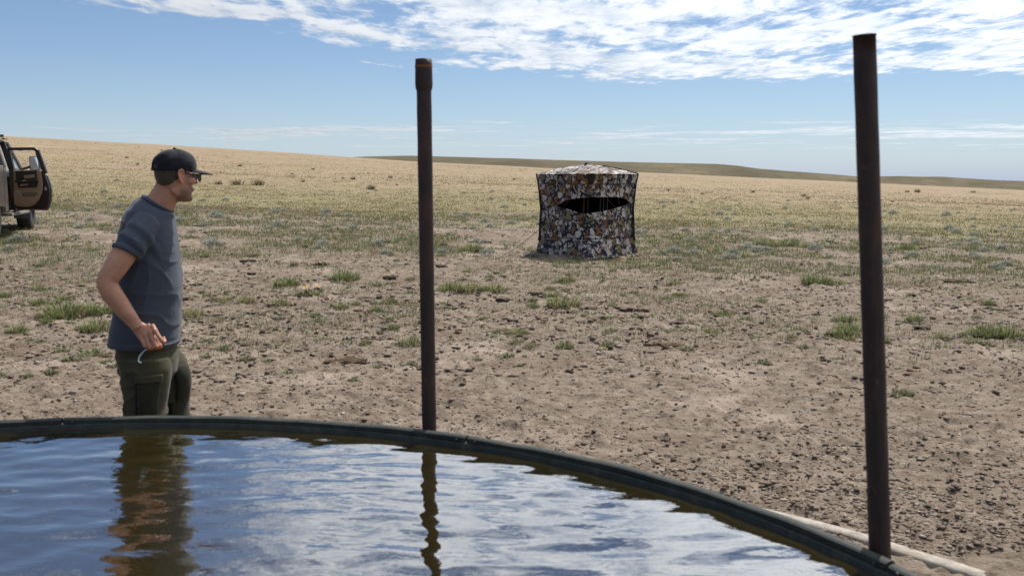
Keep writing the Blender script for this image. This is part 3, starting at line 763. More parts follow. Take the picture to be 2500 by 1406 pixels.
# trunk under the clothes
body.add(*loft([ring_(M(376, 512), 0.07, 0.09, -0.35), ring_(M(366, 530), 0.10, 0.16, -0.2), ring_(M(360, 560), 0.112, 0.178), ring_(M(360, 640), 0.118, 0.165), ring_(M(362, 730), 0.118, 0.155), ring_(M(360, 810), 0.122, 0.16), ring_(M(358, 870), 0.11, 0.14), ring_(M(360, 905), 0.08, 0.11)]))
def arm(pts, rad): body.add(*tube(pts, rad, 20))
SH = M(345, 548, -0.175); EL = M(261, 684, -0.285); WR = M(333, 794, -0.268)
arm([M(354, 562, -0.10), M(347, 562, -0.155), M(327, 590, -0.210), M(302, 622, -0.245), M(282, 652, -0.268), M(264, 680, -0.284), M(262, 696, -0.287), M(272, 716, -0.286), M(290, 740, -0.281), M(312, 768, -0.274), M(328, 788, -0.268), M(338, 800, -0.264)],
    [0.040, 0.046, 0.052, 0.054, 0.051, 0.046, 0.0455, 0.0455, 0.0425, 0.0345, 0.0285, 0.0275])
body.add(*ellipsoid(M(246, 688, -0.286), (Vector((0.020, 0, 0)), Vector((0, 0.024, 0)), Z_(0.024))))
# right fist: palm, four curled fingers, thumb closing from the side
def flat_tube(pts, rad, sq, up): body.add(*tube(pts, rad, 14, True, sq, up))
flat_tube([M(328, 790, -0.267), M(342, 803, -0.262), M(356, 815, -0.258), M(366, 824, -0.256)], [0.026, 0.034, 0.041, 0.038], 0.52, (0, -1, 0))
fing = [((344, 822), (354, 845), 0.0090), ((355, 817), (366, 848), 0.0098), ((367, 812), (380, 846), 0.0101), ((379, 808), (396, 833), 0.0100)]
for k, (a, b_, r_) in enumerate(fing):
    A = M(a[0], a[1], -0.270); B = M(b_[0], b_[1], -0.276); d = (B - A)
    C_ = B + Vector((0.002, 0.026, -0.004)); D_ = C_ + Vector((-0.004 - 0.002 * k, 0.010, 0.018)); 
    body.add(*tube([A - d * 0.6 + Vector((0, 0.012, 0)), A, A + d * 0.5 + Vector((0, -0.002, 0)), B, (B + C_) / 2 + Vector((0, 0, -0.004)), C_, D_], [r_ * 0.95, r_ * 1.18, r_ * 0.98, r_ * 1.04, r_ * 0.93, r_ * 0.92, r_ * 0.72], 10))
    body.add(*ellipsoid(A + Vector((0, -0.002, 0.001)), (Vector((r_ * 1.15, 0, 0)), Vector((0, r_ * 1.05, 0)), Z_(r_ * 1.15))))
body.add(*tube([M(344, 800, -0.250), M(362, 812, -0.232), M(380, 826, -0.228), M(391, 839, -0.238), M(391, 846, -0.252)], [0.012, 0.0125, 0.0105, 0.0095, 0.0075], 10))
# left arm, mostly hidden by the chest: forearm forward, hand closed
arm([M(352, 562, 0.10), M(350, 562, 0.165), M(336, 600, 0.23), M(330, 660, 0.27), M(334, 700, 0.28), M(360, 730, 0.27), M(390, 752, 0.24), M(412, 768, 0.215)],
    [0.040, 0.046, 0.052, 0.050, 0.046, 0.044, 0.037, 0.028])
flat_tube([M(410, 766, 0.216), M(420, 774, 0.21), M(430, 780, 0.20)], [0.028, 0.036, 0.036], 0.55, (0, -1, 0))
for k in range(4):
    A = M(430 + 1.5 * k, 764 + k * 10.5, 0.205); B = M(443 - 1.2 * k, 767 + k * 10, 0.175); C_ = B + Vector((-0.022, -0.012, 0))
    body.add(*tube([A, B, C_], [0.0098, 0.0095, 0.008], 10))
body.add(*tube([M(414, 764, 0.19), M(426, 762, 0.165), M(437, 770, 0.16)], [0.011, 0.0105, 0.009], 10))
# legs and feet inside the trousers and boots
gz = -0.0
def LP(x, z, dy): p = M(x, 900, dy); return Vector((p.x, p.y, z))
for xs_, dy in (((356, 354, 352, 350, 346), -0.105), ((398, 412, 414, 414, 408), 0.115)):
    zs_ = (0.86, 0.70, 0.48, 0.28, 0.06)
    body.add(*tube([LP(x, z, dy) for x, z in zip(xs_, zs_)], [0.060, 0.062, 0.056, 0.052, 0.040], 20))
me = remesh(body, 0.0034, 3, 0.5)
co = get_co(me); no = get_no(me)
# head-space coordinates for beard, lips, redness
rel = co - np.array(HCn); hf = rel @ np.array(HF) / 0.92; hr = rel @ np.array(HR) / 0.92; hu = rel @ np.array(HU)
base = np.array([0.46, 0.245, 0.165]); c = np.tile(base, (len(co), 1))
nz_ = fbm(co[:, 0] * 30, co[:, 1] * 30, co[:, 2] * 30, oct=3, seed=2)[:, None]
nb_ = fbm(co[:, 0] * 9, co[:, 1] * 9, co[:, 2] * 9, oct=2, seed=3)[:, None]
c = c * (0.72 + 0.55 * nz_); c = c * (1 - 0.25 * nb_) + np.array([0.50, 0.20, 0.13]) * 0.25 * nb_
beard = (smst(hu + 0.25 * np.maximum(0, 0.05 - hf), -0.034, -0.056) * smst(hf, -0.012, 0.012) * smst(hu, -0.125, -0.112)); beard = np.maximum(beard, smst(hf, 0.075, 0.085) * smst(hu, -0.034, -0.042) * smst(hu, -0.125, -0.11))
beard = beard * (np.abs(hr) < 0.09)
c = c * (1 - 0.62 * beard[:, None]) + np.array([0.055, 0.036, 0.024]) * 0.62 * beard[:, None]
red = ((np.abs(hr) > 0.072) & (np.abs(hu) < 0.045) & (np.abs(hf) < 0.05)).astype(float)
c = c * (1 - 0.35 * red[:, None]) + np.array([0.52, 0.18, 0.11]) * 0.35 * red[:, None]
kn = np.zeros(len(co))
for a, b_, r_ in fing:
    for q in (a, b_): kn = np.maximum(kn, np.exp(-((co - np.array(M(q[0], q[1], -0.276))) ** 2).sum(1) / 0.012 ** 2))
hnd = np.exp(-((co - np.array(M(365, 825, -0.26))) ** 2).sum(1) / 0.06 ** 2)
c = c * (1 - 0.25 * hnd[:, None]) + np.array([0.50, 0.225, 0.165]) * 0.25 * hnd[:, None]
c = c * (1 - 0.30 * kn[:, None]) + np.array([0.50, 0.17, 0.12]) * 0.30 * kn[:, None]
set_col(me, c)
def skin(n, b):
    a = n.add('ShaderNodeAttribute', attribute_name='Col'); n.put(b.inputs['Base Color'], a.outputs['Color'])
    b.inputs['Roughness'].default_value = 0.52; b.inputs['Specular IOR Level'].default_value = 0.35
    b.inputs['Subsurface Weight'].default_value = 0.12; b.inputs['Subsurface Radius'].default_value = (1, 0.35, 0.2); b.inputs['Subsurface Scale'].default_value = 0.008
    P = n.add('ShaderNodeTexCoord').outputs['Object']; n.put(b.inputs['Normal'], n.bump(n.noise(P, 130, 4, 0.65), 0.3, 0.003))
link('body', me, mat('skin', fn=skin), man)

# ---- t-shirt
shirt = MB()
shirt.add(*loft([ring_(M(388, 492), 0.066, 0.072, R(-30), p=2.0), ring_(M(384, 500), 0.0775, 0.083, R(-30), p=2.0), ring_(M(377, 508), 0.100, 0.128, R(-22), p=2.0), ring_(M(369, 521), 0.101, 0.160, R(-14)), ring_(M(364, 545), 0.117, 0.190, R(-8)), ring_(M(363, 590), 0.130, 0.196, R(-2)),
                 ring_(M(365, 640), 0.137, 0.190), ring_(M(365, 700), 0.144, 0.184), ring_(M(361, 760), 0.152, 0.186), ring_(M(356, 800), 0.155, 0.190), ring_(M(352, 836), 0.160, 0.196, R(-1)), ring_(M(352, 841), 0.159, 0.195, R(-1)), ring_(M(352, 840), 0.143, 0.180), ring_(M(354, 800), 0.135, 0.172)]))
def sleeve(pts, rad, ups=None): shirt.add(*tube(pts, rad, 28))
C0 = M(305, 620, -0.243); ax = (C0 - SH).normalized()
sleeve([M(358, 556, -0.09), M(352, 554, -0.15), M(340, 571, -0.190), M(323, 596, -0.222), C0 - ax * 0.006, C0, C0 - ax * 0.003, C0 - ax * 0.05], [0.058, 0.066, 0.0685, 0.068, 0.068, 0.0675, 0.0575, 0.0555])
CL = M(338, 615, 0.235); axl = (CL - M(350, 548, 0.18)).normalized()
sleeve([M(356, 545, 0.10), M(351, 545, 0.165), M(345, 575, 0.205), CL - axl * 0.005, CL, CL - axl * 0.004, CL - axl * 0.05], [0.066, 0.073, 0.073, 0.071, 0.071, 0.058, 0.056])
me = remesh(shirt, 0.0048, 16, 0.5)
co = get_co(me); no = get_no(me); w = co + np.array(man_o)
# cloth folds: drag lines from the armpit across the belly, horizontal slouch above the hem, sleeve twist
ap = np.array(M(372, 610, -0.12)); dxy = co - ap
ang = np.arctan2(-(dxy[:, 2]), dxy[:, 0] + 1e-6); dist = np.hypot(dxy[:, 0], dxy[:, 2])
near = smst(-co[:, 1], -0.06, 0.06)
tor = smst(dist, 0.03, 0.10)
ns = fbm(co[:, 0] * 5, co[:, 1] * 5, co[:, 2] * 5, oct=3, seed=51)
d1 = 0.0058 * ((1 - np.abs(np.sin(ang * 6.5 + ns * 4))) ** 2 - 0.25) * np.exp(-((dist - 0.17) / 0.14) ** 2) * tor
hz = co[:, 2]; z_h = float(M(352, 838).z)
d2 = 0.0060 * ((1 - np.abs(np.sin((hz - z_h) * 26 + co[:, 0] * 9 + ns * 5))) ** 2 - 0.25) * np.exp(-((hz - z_h - 0.17) / 0.11) ** 2)
d3 = 0.007 * (fbm(co[:, 0] * 7, co[:, 1] * 7, co[:, 2] * 4, oct=3, seed=53) - 0.5)
sa = np.array(SH); sdv = (co - sa) @ np.array(ax); insl = smst(((np.array(C0) - sa) @ np.array(ax)) - sdv, 0.0, 0.03) * smst(sdv, 0.01, 0.05) * smst(-co[:, 1], 0.13, 0.17)
d4 = 0.0045 * np.sin(sdv * 120 + co[:, 2] * 45 + ns * 6) * insl
# stitched double hem: a small step just above the lower edge and at the cuff
hem = 0.0022 * np.exp(-((hz - z_h - 0.0265) / 0.004) ** 2)
cuff = 0.0020 * np.exp(-((sdv - ((np.array(C0) - sa) @ np.array(ax)) + 0.026) / 0.004) ** 2) * smst(-co[:, 1], 0.13, 0.17)
colr = 0.0
dd = d1 * (1 - insl) + d2 * (1 - smst(-co[:, 1], 0.2, 0.23)) + d3 + d4 - hem - cuff
co2 = co + no * dd[:, None]; set_co(me, co2)
def cloth(base, var, sc, bstr, rough=0.9):
    def fn(n, b):
        P = n.add('ShaderNodeTexCoord').outputs['Object']
        f = n.noise(P, sc, 5, 0.6); k = n.noise(P, 420, 2, 0.5)
        c = n.mix(n.sstep(f, 0.35, 0.68), tuple(v * (1 - var) for v in base), tuple(min(1, v * (1 + var)) for v in base))
        c = n.mix(n.sstep(k, 0.4, 0.65, 0, 0.35), c, tuple(v * 1.5 for v in base))
        n.put(b.inputs['Base Color'], c); b.inputs['Roughness'].default_value = rough; b.inputs['Specular IOR Level'].default_value = 0.15
        b.inputs['Sheen Weight'].default_value = 0.12; b.inputs['Sheen Roughness'].default_value = 0.4
        n.put(b.inputs['Normal'], n.bump(n.noise(P, 24, 5, 0.62), bstr, 0.012))
    return fn
TEE = mat('heather_tee', fn=cloth((0.055, 0.067, 0.090), 0.05, 18, 0.14))
sh = link('t_shirt', me, TEE, man)
q = MB(); cr_ = ring_(M(385.5, 497), 0.0745, 0.080, R(-30), n=48, p=2.0); q.tube(cr_ + [cr_[0]], 0.0065, 8, cap=False, squash=1.0); q.build('collar', mat('tee_rib', fn=cloth((0.055, 0.070, 0.102), 0.1, 30, 0.2)), sh, smooth=True)

# ---- trousers
pant = MB()
pant.add(*loft([ring_(M(354, 815), 0.138, 0.170), ring_(M(358, 845), 0.134, 0.172), ring_(M(361, 875), 0.136, 0.174), ring_(M(364, 905), 0.128, 0.170), ring_(M(366, 925), 0.10, 0.14)]))
def leg(px, zs_, hd, hw, dy):
    rg = []
    for (x, z, a, b_) in zip(px, zs_, hd, hw): rg.append(ring_(LP(x, z, dy), a, b_, n=32, p=2.1))
    pant.add(*loft(rg))
zl = [float(M(354, y).z) for y in (862, 889, 920, 949, 980, 1008, 1040)] + [0.50, 0.40, 0.26, 0.12, 0.085]
leg([352, 355, 355, 354, 352, 351, 351, 352, 350, 348, 346, 345], zl, [0.112, 0.119, 0.112, 0.105, 0.097, 0.090, 0.086, 0.086, 0.080, 0.076, 0.072, 0.071], [0.100, 0.105, 0.102, 0.097, 0.092, 0.088, 0.086, 0.086, 0.082, 0.078, 0.074, 0.073], -0.105)
leg([385, 400, 410, 414, 414, 414, 416, 416, 414, 412, 410, 409], zl, [0.100, 0.106, 0.100, 0.092, 0.085, 0.079, 0.080, 0.082, 0.078, 0.074, 0.072, 0.071], [0.096, 0.100, 0.098, 0.094, 0.090, 0.088, 0.086, 0.086, 0.082, 0.078, 0.074, 0.073], 0.115)
me = remesh(pant, 0.0052, 5, 0.5); co = get_co(me); no = get_no(me)
ns = fbm(co[:, 0] * 5, co[:, 1] * 5, co[:, 2] * 5, oct=3, seed=61)
zc = float(M(354, 905).z)
d1 = 0.015 * ((1 - np.abs(np.sin((co[:, 2] + 0.45 * co[:, 0]) * 32 + ns * 6))) ** 2 - 0.25) * np.exp(-((co[:, 2] - zc - 0.02) / 0.07) ** 2) * smst(float(M(352, 0).x) - co[:, 0], -0.02, 0.06)
d2 = 0.011 * ((1 - np.abs(np.sin((co[:, 2] - 0.6 * co[:, 0]) * 24 + ns * 7))) ** 2 - 0.25) * np.exp(-((co[:, 2] - 0.55) / 0.16) ** 2)
d3 = 0.006 * (fbm(co[:, 0] * 6, co[:, 1] * 6, co[:, 2] * 3.2, oct=3, seed=63) - 0.5)
d4 = 0.006 * np.sin(co[:, 2] * 75 + ns * 8) * smst(co[:, 2], 0.42, 0.16)
set_co(me, co + no * (d1 + d2 + d3 + d4)[:, None])
OLV = mat('olive_canvas', fn=cloth((0.056, 0.052, 0.031), 0.10, 9, 0.15)); OLD = mat('dark_olive_panel', fn=cloth((0.030, 0.029, 0.019), 0.15, 14, 0.2)); ZIP = mat('black_zip', (0.008, 0.008, 0.008), 0.6)
tr = link('cargo_trousers', me, OLV, man)
# pieces that follow the outside of a leg: angle measured round the leg, 0 = forward, 90 = outer side
def leg_r(z, far=False):
    zz = zl[::-1]
    if far: return (np.interp(z, zz, [409, 410, 412, 414, 416, 416, 414, 414, 414, 410, 400, 385]), np.interp(z, zz, [0.071, 0.072, 0.074, 0.078, 0.082, 0.080, 0.079, 0.085, 0.092, 0.100, 0.106, 0.100]), np.interp(z, zz, [0.073, 0.074, 0.078, 0.082, 0.086, 0.086, 0.088, 0.090, 0.094, 0.098, 0.100, 0.096]))
    return (np.interp(z, zz, [345, 346, 348, 350, 352, 351, 351, 352, 354, 355, 355, 352]), np.interp(z, zz, [0.071, 0.072, 0.076, 0.080, 0.086, 0.086, 0.090, 0.097, 0.105, 0.112, 0.119, 0.112]), np.interp(z, zz, [0.073, 0.074, 0.078, 0.082, 0.086, 0.086, 0.088, 0.092, 0.097, 0.102, 0.105, 0.100]))
def leg_patch(name, a0, a1, z0, z1, off, m_, parent, far=False, dy=-0.105, bulge=0.0, na=14, nz=16, slant=0.0):
    V = []; F = []
    def P_(a, z, o_):
        x, hd, hw = leg_r(z, far); c_ = LP(x, z, dy)
        return c_ + BF * ((hd + o_) * math.cos(R(a))) + BR * ((hw + o_) * math.sin(R(a)))
    for o_ in (off, -0.012):
        for i_ in range(nz + 1):
            for k in range(na + 1):
                s = i_ / nz; t = k / na; b_ = bulge * (math.sin(math.pi * s) * math.sin(math.pi * t)) ** 0.5 if o_ > 0 else 0
                V.append(P_(a0 + (a1 - a0) * t, z0 + (z1 - z0) * s + slant * (t - 0.5), o_ + b_))
    n1 = (nz + 1) * (na + 1)
    for i_ in range(nz):
        for k in range(na):
            q0 = i_ * (na + 1) + k; F.append((q0, q0 + 1, q0 + na + 2, q0 + na + 1)); F.append((n1 + q0, n1 + q0 + na + 1, n1 + q0 + na + 2, n1 + q0 + 1))
    for i_ in range(nz):
        for k in (0, na): q0 = i_ * (na + 1) + k; F.append((q0, q0 + na + 1, n1 + q0 + na + 1, n1 + q0))
    for k in range(na):
        for i_ in (0, nz): q0 = i_ * (na + 1) + k; F.append((q0, n1 + q0, n1 + q0 + 1, q0 + 1))
    q = MB(); q.add(V, F); return q.build(name, m_, parent, smooth=True)
zy_ = lambda y: float(M(354, y).z)
pk = leg_patch('cargo_pocket', 48, 98, zy_(1003), zy_(912), 0.007, OLD, tr, bulge=0.010)
leg_patch('pocket_flap', 44, 101, zy_(914), zy_(897), 0.014, OLV, pk, na=12, nz=6)
leg_patch('side_zip', 101, 105.5, zy_(1005), zy_(885), 0.007, ZIP, tr, na=3, nz=16)
leg_patch('logo_patch', 74, 83, zy_(1001), zy_(992), 0.0165, mat('tan_leather', (0.33, 0.19, 0.10), 0.7), pk, na=6, nz=6)
leg_patch('thigh_pocket', 10, 62, zy_(985), zy_(895), 0.009, OLD, tr, far=True, dy=0.115, bulge=0.018)
leg_patch('knee_panel', -50, 80, zy_(1075), zy_(985), 0.006, OLD, tr, far=True, dy=0.115)
q = MB(); wr = ring_(M(355, 832), 0.147, 0.181, n=40); q.tube(wr + [wr[0]], 0.014, 8, cap=False, squash=0.4); q.build('belt', mat('dark_belt', (0.02, 0.017, 0.013), 0.6), man, smooth=True)
# boots
BOOT = mat('brown_boot', (0.085, 0.055, 0.035), 0.7)
for x, dy in ((345, -0.105), (409, 0.115)):
    q = MB(); c_ = LP(x, 0.0, dy)
    def rg(f, z, hl, hw): return ring_(c_ + BF * f + Z_(z), hl, hw, n=24, p=2.3)
    q.add(*loft([rg(0.055, 0.004, 0.145, 0.046), rg(0.055, 0.030, 0.150, 0.050), rg(0.050, 0.055, 0.140, 0.048), rg(0.020, 0.085, 0.100, 0.045), rg(0.0, 0.12, 0.066, 0.046), rg(-0.002, 0.17, 0.056, 0.048)]))
    bo = q.build('boot', BOOT, man, smooth=True)
    q = MB(); q.add(*loft([rg(0.056, -0.012, 0.147, 0.048), rg(0.056, 0.012, 0.152, 0.052)])); q.build('sole', mat('boot_sole', (0.02, 0.018, 0.016), 0.85), bo, smooth=False)

# ---- short hair, cap, sunglasses
def skull_shell(off, umin, umax, fmax_fn, name, m_, parent):
    V = []; F = []; us = np.linspace(umin, umax, 26); na = 60
    U = [s_[0] for s_ in sl]
    for u in us:
        fr = np.interp(u, U, [s_[1] for s_ in sl]); bk = np.interp(u, U, [s_[2] for s_ in sl]); hw = np.interp(u, U, [s_[3] for s_ in sl]); c_ = (fr + bk) / 2; hd = (fr - bk) / 2 + off; hw += off
        for k in range(na):
            t = 2 * math.pi * k / na; ct, st = math.cos(t), math.sin(t); p = 2.25; q_ = 1 / (abs(ct) ** p + abs(st) ** p) ** (1 / p)
            V.append((c_ + hd * q_ * ct, hw * q_ * st * (1 - 0.10 * max(0, ct)), u))
    for i_ in range(len(us) - 1):
        for k in range(na):
            f = (i_ * na + k, i_ * na + (k + 1) % na, (i_ + 1) * na + (k + 1) % na, (i_ + 1) * na + k)
            cf = sum(V[v][0] for v in f) / 4; cu = sum(V[v][2] for v in f) / 4
            if cf < fmax_fn(cu): F.append(f)
    V = [H(*v) for v in V]
    return grid_obj(name, (V, F), m_, parent)
def hairm(n, b):
    P = n.add('ShaderNodeTexCoord').outputs['Object']
    f = n.noise(n.vmath('MULTIPLY', P, (1, 1, 0.3)), 330, 3, 0.7)
    c = n.ramp(f, [(0.35, (0.018, 0.012, 0.008)), (0.6, (0.060, 0.042, 0.028)), (0.8, (0.13, 0.10, 0.075))])
    n.put(b.inputs['Base Color'], c); b.inputs['Roughness'].default_value = 0.7; n.put(b.inputs['Normal'], n.bump(f, 0.5, 0.003))
skull_shell(0.0035, -0.047, 0.06, lambda u: -0.062 + (u + 0.047) * 1.55 if u < 0.0 else 0.012 + u * 0.6, 'hair', mat('short_hair', fn=hairm), man)
CAPM = mat('black_cap_cloth', fn=cloth((0.0125, 0.0135, 0.019), 0.2, 30, 0.3, 0.85))
cap = []
CB = 0.025      # height of the cap band above eye line at the middle; tilts down at the back
prof = [(0.0, 1.0), (0.20, 0.995), (0.39, 0.96), (0.56, 0.89), (0.71, 0.785), (0.83, 0.645), (0.92, 0.47), (0.978, 0.26), (1.0, 0.0)]
V = []; F = []; na = 72; ps = [(float(np.interp(s, [i_ / 8 for i_ in range(9)], [p_[0] for p_ in prof])), float(np.interp(s, [i_ / 8 for i_ in range(9)], [p_[1] for p_ in prof]))) for s in np.linspace(0, 1, 40)]
HL, HW_, HH = 0.1085, 0.0875, 0.103
for h_, r_ in ps:
    for k in range(na):
        t = 2 * math.pi * k / na; ct, st = math.cos(t), math.sin(t)
        fr = HL * (1.0 if ct > 0 else 1.02); f_ = -0.004 + fr * r_ * ct; s_ = HW_ * r_ * st
        dip = 0.006 * ct                                  # front edge slightly higher than the nape
        # six panels: tiny valleys at the seams; front panels stand a bit fuller
        seam_ = 0.0018 * math.cos(6 * t) * (r_ ** 2) * min(1, h_ * 3)
        full = 1 + 0.05 * max(0, ct) * math.sin(math.pi * min(1, h_ * 1.0))
        V.append((f_ * full + seam_ * ct, s_ + seam_ * st, CB + dip * (1 - h_) + HH * h_ * (0.93 if ct < 0 else 0.97) + 0.003 * math.sin(5 * t + 9 * h_) * math.sin(math.pi * h_)))
arch = lambda k, i_: abs(((k + 0.5) / na * 360 - 180)) < 25 and ps[i_][0] < 0.36 * math.sqrt(max(0, 1 - (((k + 0.5) / na * 360 - 180) / 25) ** 2)) and ps[i_][0] > 0.10
for i_ in range(len(ps) - 1):
    for k in range(na):
        if arch(k, i_): continue
        F.append((i_ * na + k, i_ * na + (k + 1) % na, (i_ + 1) * na + (k + 1) % na, (i_ + 1) * na + k))
capo = grid_obj('cap', ([H(*v) for v in V], F), CAPM, man)
so = capo.modifiers.new('s', 'SOLIDIFY'); so.thickness = 0.002; so.offset = -1
# brim
V = []; F = []; nb = 24; nl = 10
for i_ in range(nl + 1):
    for k in range(nb + 1):
        t = R(-62 + 124 * k / nb); s = i_ / nl
        f0, r0 = HL * math.cos(t) * 1.0 - 0.004, HW_ * math.sin(t) * 1.0
        L = 0.094 * math.cos(t * 1.38) ** 0.6 if abs(t * 1.38) < math.pi / 2 else 0.0
        f_ = f0 + L * s; r_ = r0 * (1 - 0.04 * s)
        u = CB + 0.012 - 0.20 * L * s - 1.8 * r_ ** 2
        V.append((f_, r_, u))
for i_ in range(nl):
    for k in range(nb): F.append((i_ * (nb + 1) + k, i_ * (nb + 1) + k + 1, (i_ + 1) * (nb + 1) + k + 1, (i_ + 1) * (nb + 1) + k))
br = grid_obj('brim', ([H(*v) for v in V], F), CAPM, capo); so = br.modifiers.new('s', 'SOLIDIFY'); so.thickness = 0.0045
q = MB(); q.add(*ellipsoid(H(-0.004, 0, CB + HH * 0.955 + 0.003), (HF * 0.008, HR * 0.008, HU * 0.005), 12, 8)); q.build('button', CAPM, capo, smooth=True)
q = MB(); q.tube([H(-0.112 * math.cos(R(a)), 0.0885 * math.sin(R(a)), CB + 0.003) for a in range(-30, 31, 5)], 0.006, 6, squash=0.4); q.build('strap', CAPM, capo, smooth=True)
# sunglasses
TORT = mat('tortoise_frame', (0.045, 0.018, 0.008), 0.5); LENS = mat('brown_lens', (0.035, 0.014, 0.006), 0.08)
gl = MB()
for s in (-1, 1):
    loop = [H(0.121 - 0.003 * abs(r_ / 0.03 - 1), s * r_, u_) for r_, u_ in ((0.008, 0.016), (0.022, 0.020), (0.042, 0.020), (0.056, 0.017), (0.056, 0.004), (0.050, -0.012), (0.036, -0.020), (0.020, -0.018), (0.010, -0.006), (0.008, 0.006))]
    loop = [p - HF * (0.008 * (abs((p - HCn).dot(HR)) / 0.056) ** 2) for p in loop]
    gl.tube(loop + [loop[0]], 0.0036, 8, cap=False)
    gl.tube([H(0.110, s * 0.058, 0.014), H(0.085, s * 0.072, 0.013), H(0.030, s * 0.081, 0.014), H(-0.004, s * 0.0815, 0.016), H(-0.022, s * 0.081, 0.008), H(-0.030, s * 0.080, -0.008)], [0.004, 0.0048, 0.0035, 0.003, 0.003, 0.0028], 8)
gl.tube([H(0.118, -0.010, 0.008), H(0.122, 0, 0.010), H(0.118, 0.010, 0.008)], 0.003, 8)
g_o = gl.build('sunglasses', TORT, man, smooth=True)
for s in (-1, 1):
    loop = [(0.008, 0.016), (0.022, 0.020), (0.042, 0.020), (0.056, 0.017), (0.056, 0.004), (0.050, -0.012), (0.036, -0.020), (0.020, -0.018), (0.010, -0.006), (0.008, 0.006)]
    P_ = [H(0.120 - 0.003 * abs(r_ / 0.03 - 1) - 0.008 * (r_ / 0.056) ** 2, s * r_, u_) for r_, u_ in loop]; c_ = sum(P_, Vector()) / len(P_) + HF * 0.004
    q = MB(); q.add(P_ + [c_] + [p - HF * 0.002 for p in P_] + [c_ - HF * 0.002], [(k, (k + 1) % 10, 10) for k in range(10)] + [(11 + (k + 1) % 10, 11 + k, 21) for k in range(10)]); q.build('lens', LENS, g_o)
# wrist side detail done; the small hooked tool in his fist
tool = empty('hand_hook', tuple(man_o), label="small curved steel hook with an orange handle held in the person's fist", cat='hook tool')
q = MB(); q.tube([M(395, 846, -0.254), M(390, 848, -0.255), M(378, 849, -0.255), M(364, 852, -0.256), M(360, 853, -0.257)], [0.006, 0.0085, 0.0085, 0.008, 0.006], 12); q.build('handle', mat('orange_plastic', (0.55, 0.10, 0.02), 0.45), tool, smooth=True)
hk = [(362, 851), (357, 853), (350, 858), (344, 865), (340, 872), (338, 879), (340, 884), (345, 885)]
q = MB(); q.tube([M(x, y, -0.262) for x, y in hk], [0.003, 0.0040, 0.0050, 0.0056, 0.0058, 0.0056, 0.0048, 0.0030], 10, squash=0.6); q.build('hook', mat('pale_steel', (0.55, 0.62, 0.68), 0.35, 0.7), tool, smooth=True)
# ------------------------------------------------------------------ pickup truck, rear door open
def paint(n, b):
    P = n.add('ShaderNodeTexCoord').outputs['Object']
    f = n.noise(P, 2.5, 5, 0.6)
    _, _, z = n.sep(P)
    c = n.mix(n.math('MULTIPLY', n.sstep(z, 1.05, 0.45), n.sstep(f, 0.30, 0.65)), (0.085, 0.072, 0.066), (0.24, 0.19, 0.15))
    n.put(b.inputs['Base Color'], c); b.inputs['Metallic'].default_value = 0.25
    n.put(b.inputs['Roughness'], n.sstep(f, 0.3, 0.7, 0.28, 0.5)); b.inputs['Coat Weight'].default_value = 0.35; b.inputs['Coat Roughness'].default_value = 0.12
PAINT = mat('dusty_brown_paint', fn=paint)
TRIM = mat('black_trim', (0.012, 0.012, 0.013), 0.55); TAN = mat('tan_vinyl', (0.25, 0.175, 0.115), 0.6); DBR = mat('door_jamb', (0.020, 0.014, 0.014), 0.35); RUB = mat('tyre_rubber', (0.020, 0.020, 0.021), 0.85)
CHR = mat('chrome', (0.62, 0.63, 0.65), 0.22, 1.0); GLS = mat('tinted_glass', (0.75, 0.82, 0.82), 0.02, 0, 0.5, **{'Transmission Weight': 1.0, 'IOR': 1.05, 'Alpha': 0.28})
hub = at(40, 545); TH = R(17.5)
lx = Vector((math.cos(TH), math.sin(TH), 0)); ly = Vector((-math.sin(TH), math.cos(TH), 0))
HY = 21.0; hinge = Vector(((44 - 1250) / FPX * HY, HY, 0)); TS = 1.06; org = hinge - lx * 0.98 * TS
wz_ = float(terrain(*(org + lx * 0.86 + ly * 1.85).xy)) - 0.02
truck = empty('pickup_truck', (org.x, org.y, wz_), TH, label='dusty brown pickup truck with its right rear door swung open', cat='pickup truck'); truck.scale = (TS, TS, TS)
def pl(name, pts, x0, x1, m_, parent=None, bevel=0.0, smooth=False):
    q = MB(); q.prism([(0, y, z) for y, z in pts], (x0, 0, 0), (x1, 0, 0)); return q.build(name, m_, parent or truck, bevel=bevel, smooth=smooth)
def arch(yc, r, z0, n=12):
    a0 = math.asin(max(-1, min(1, (z0 - 0.42) / r)))
    return [(yc + r * math.cos(a), 0.42 + r * math.sin(a)) for a in np.linspace(a0, math.pi - a0, n)]
FA, RA = 1.85, -2.15
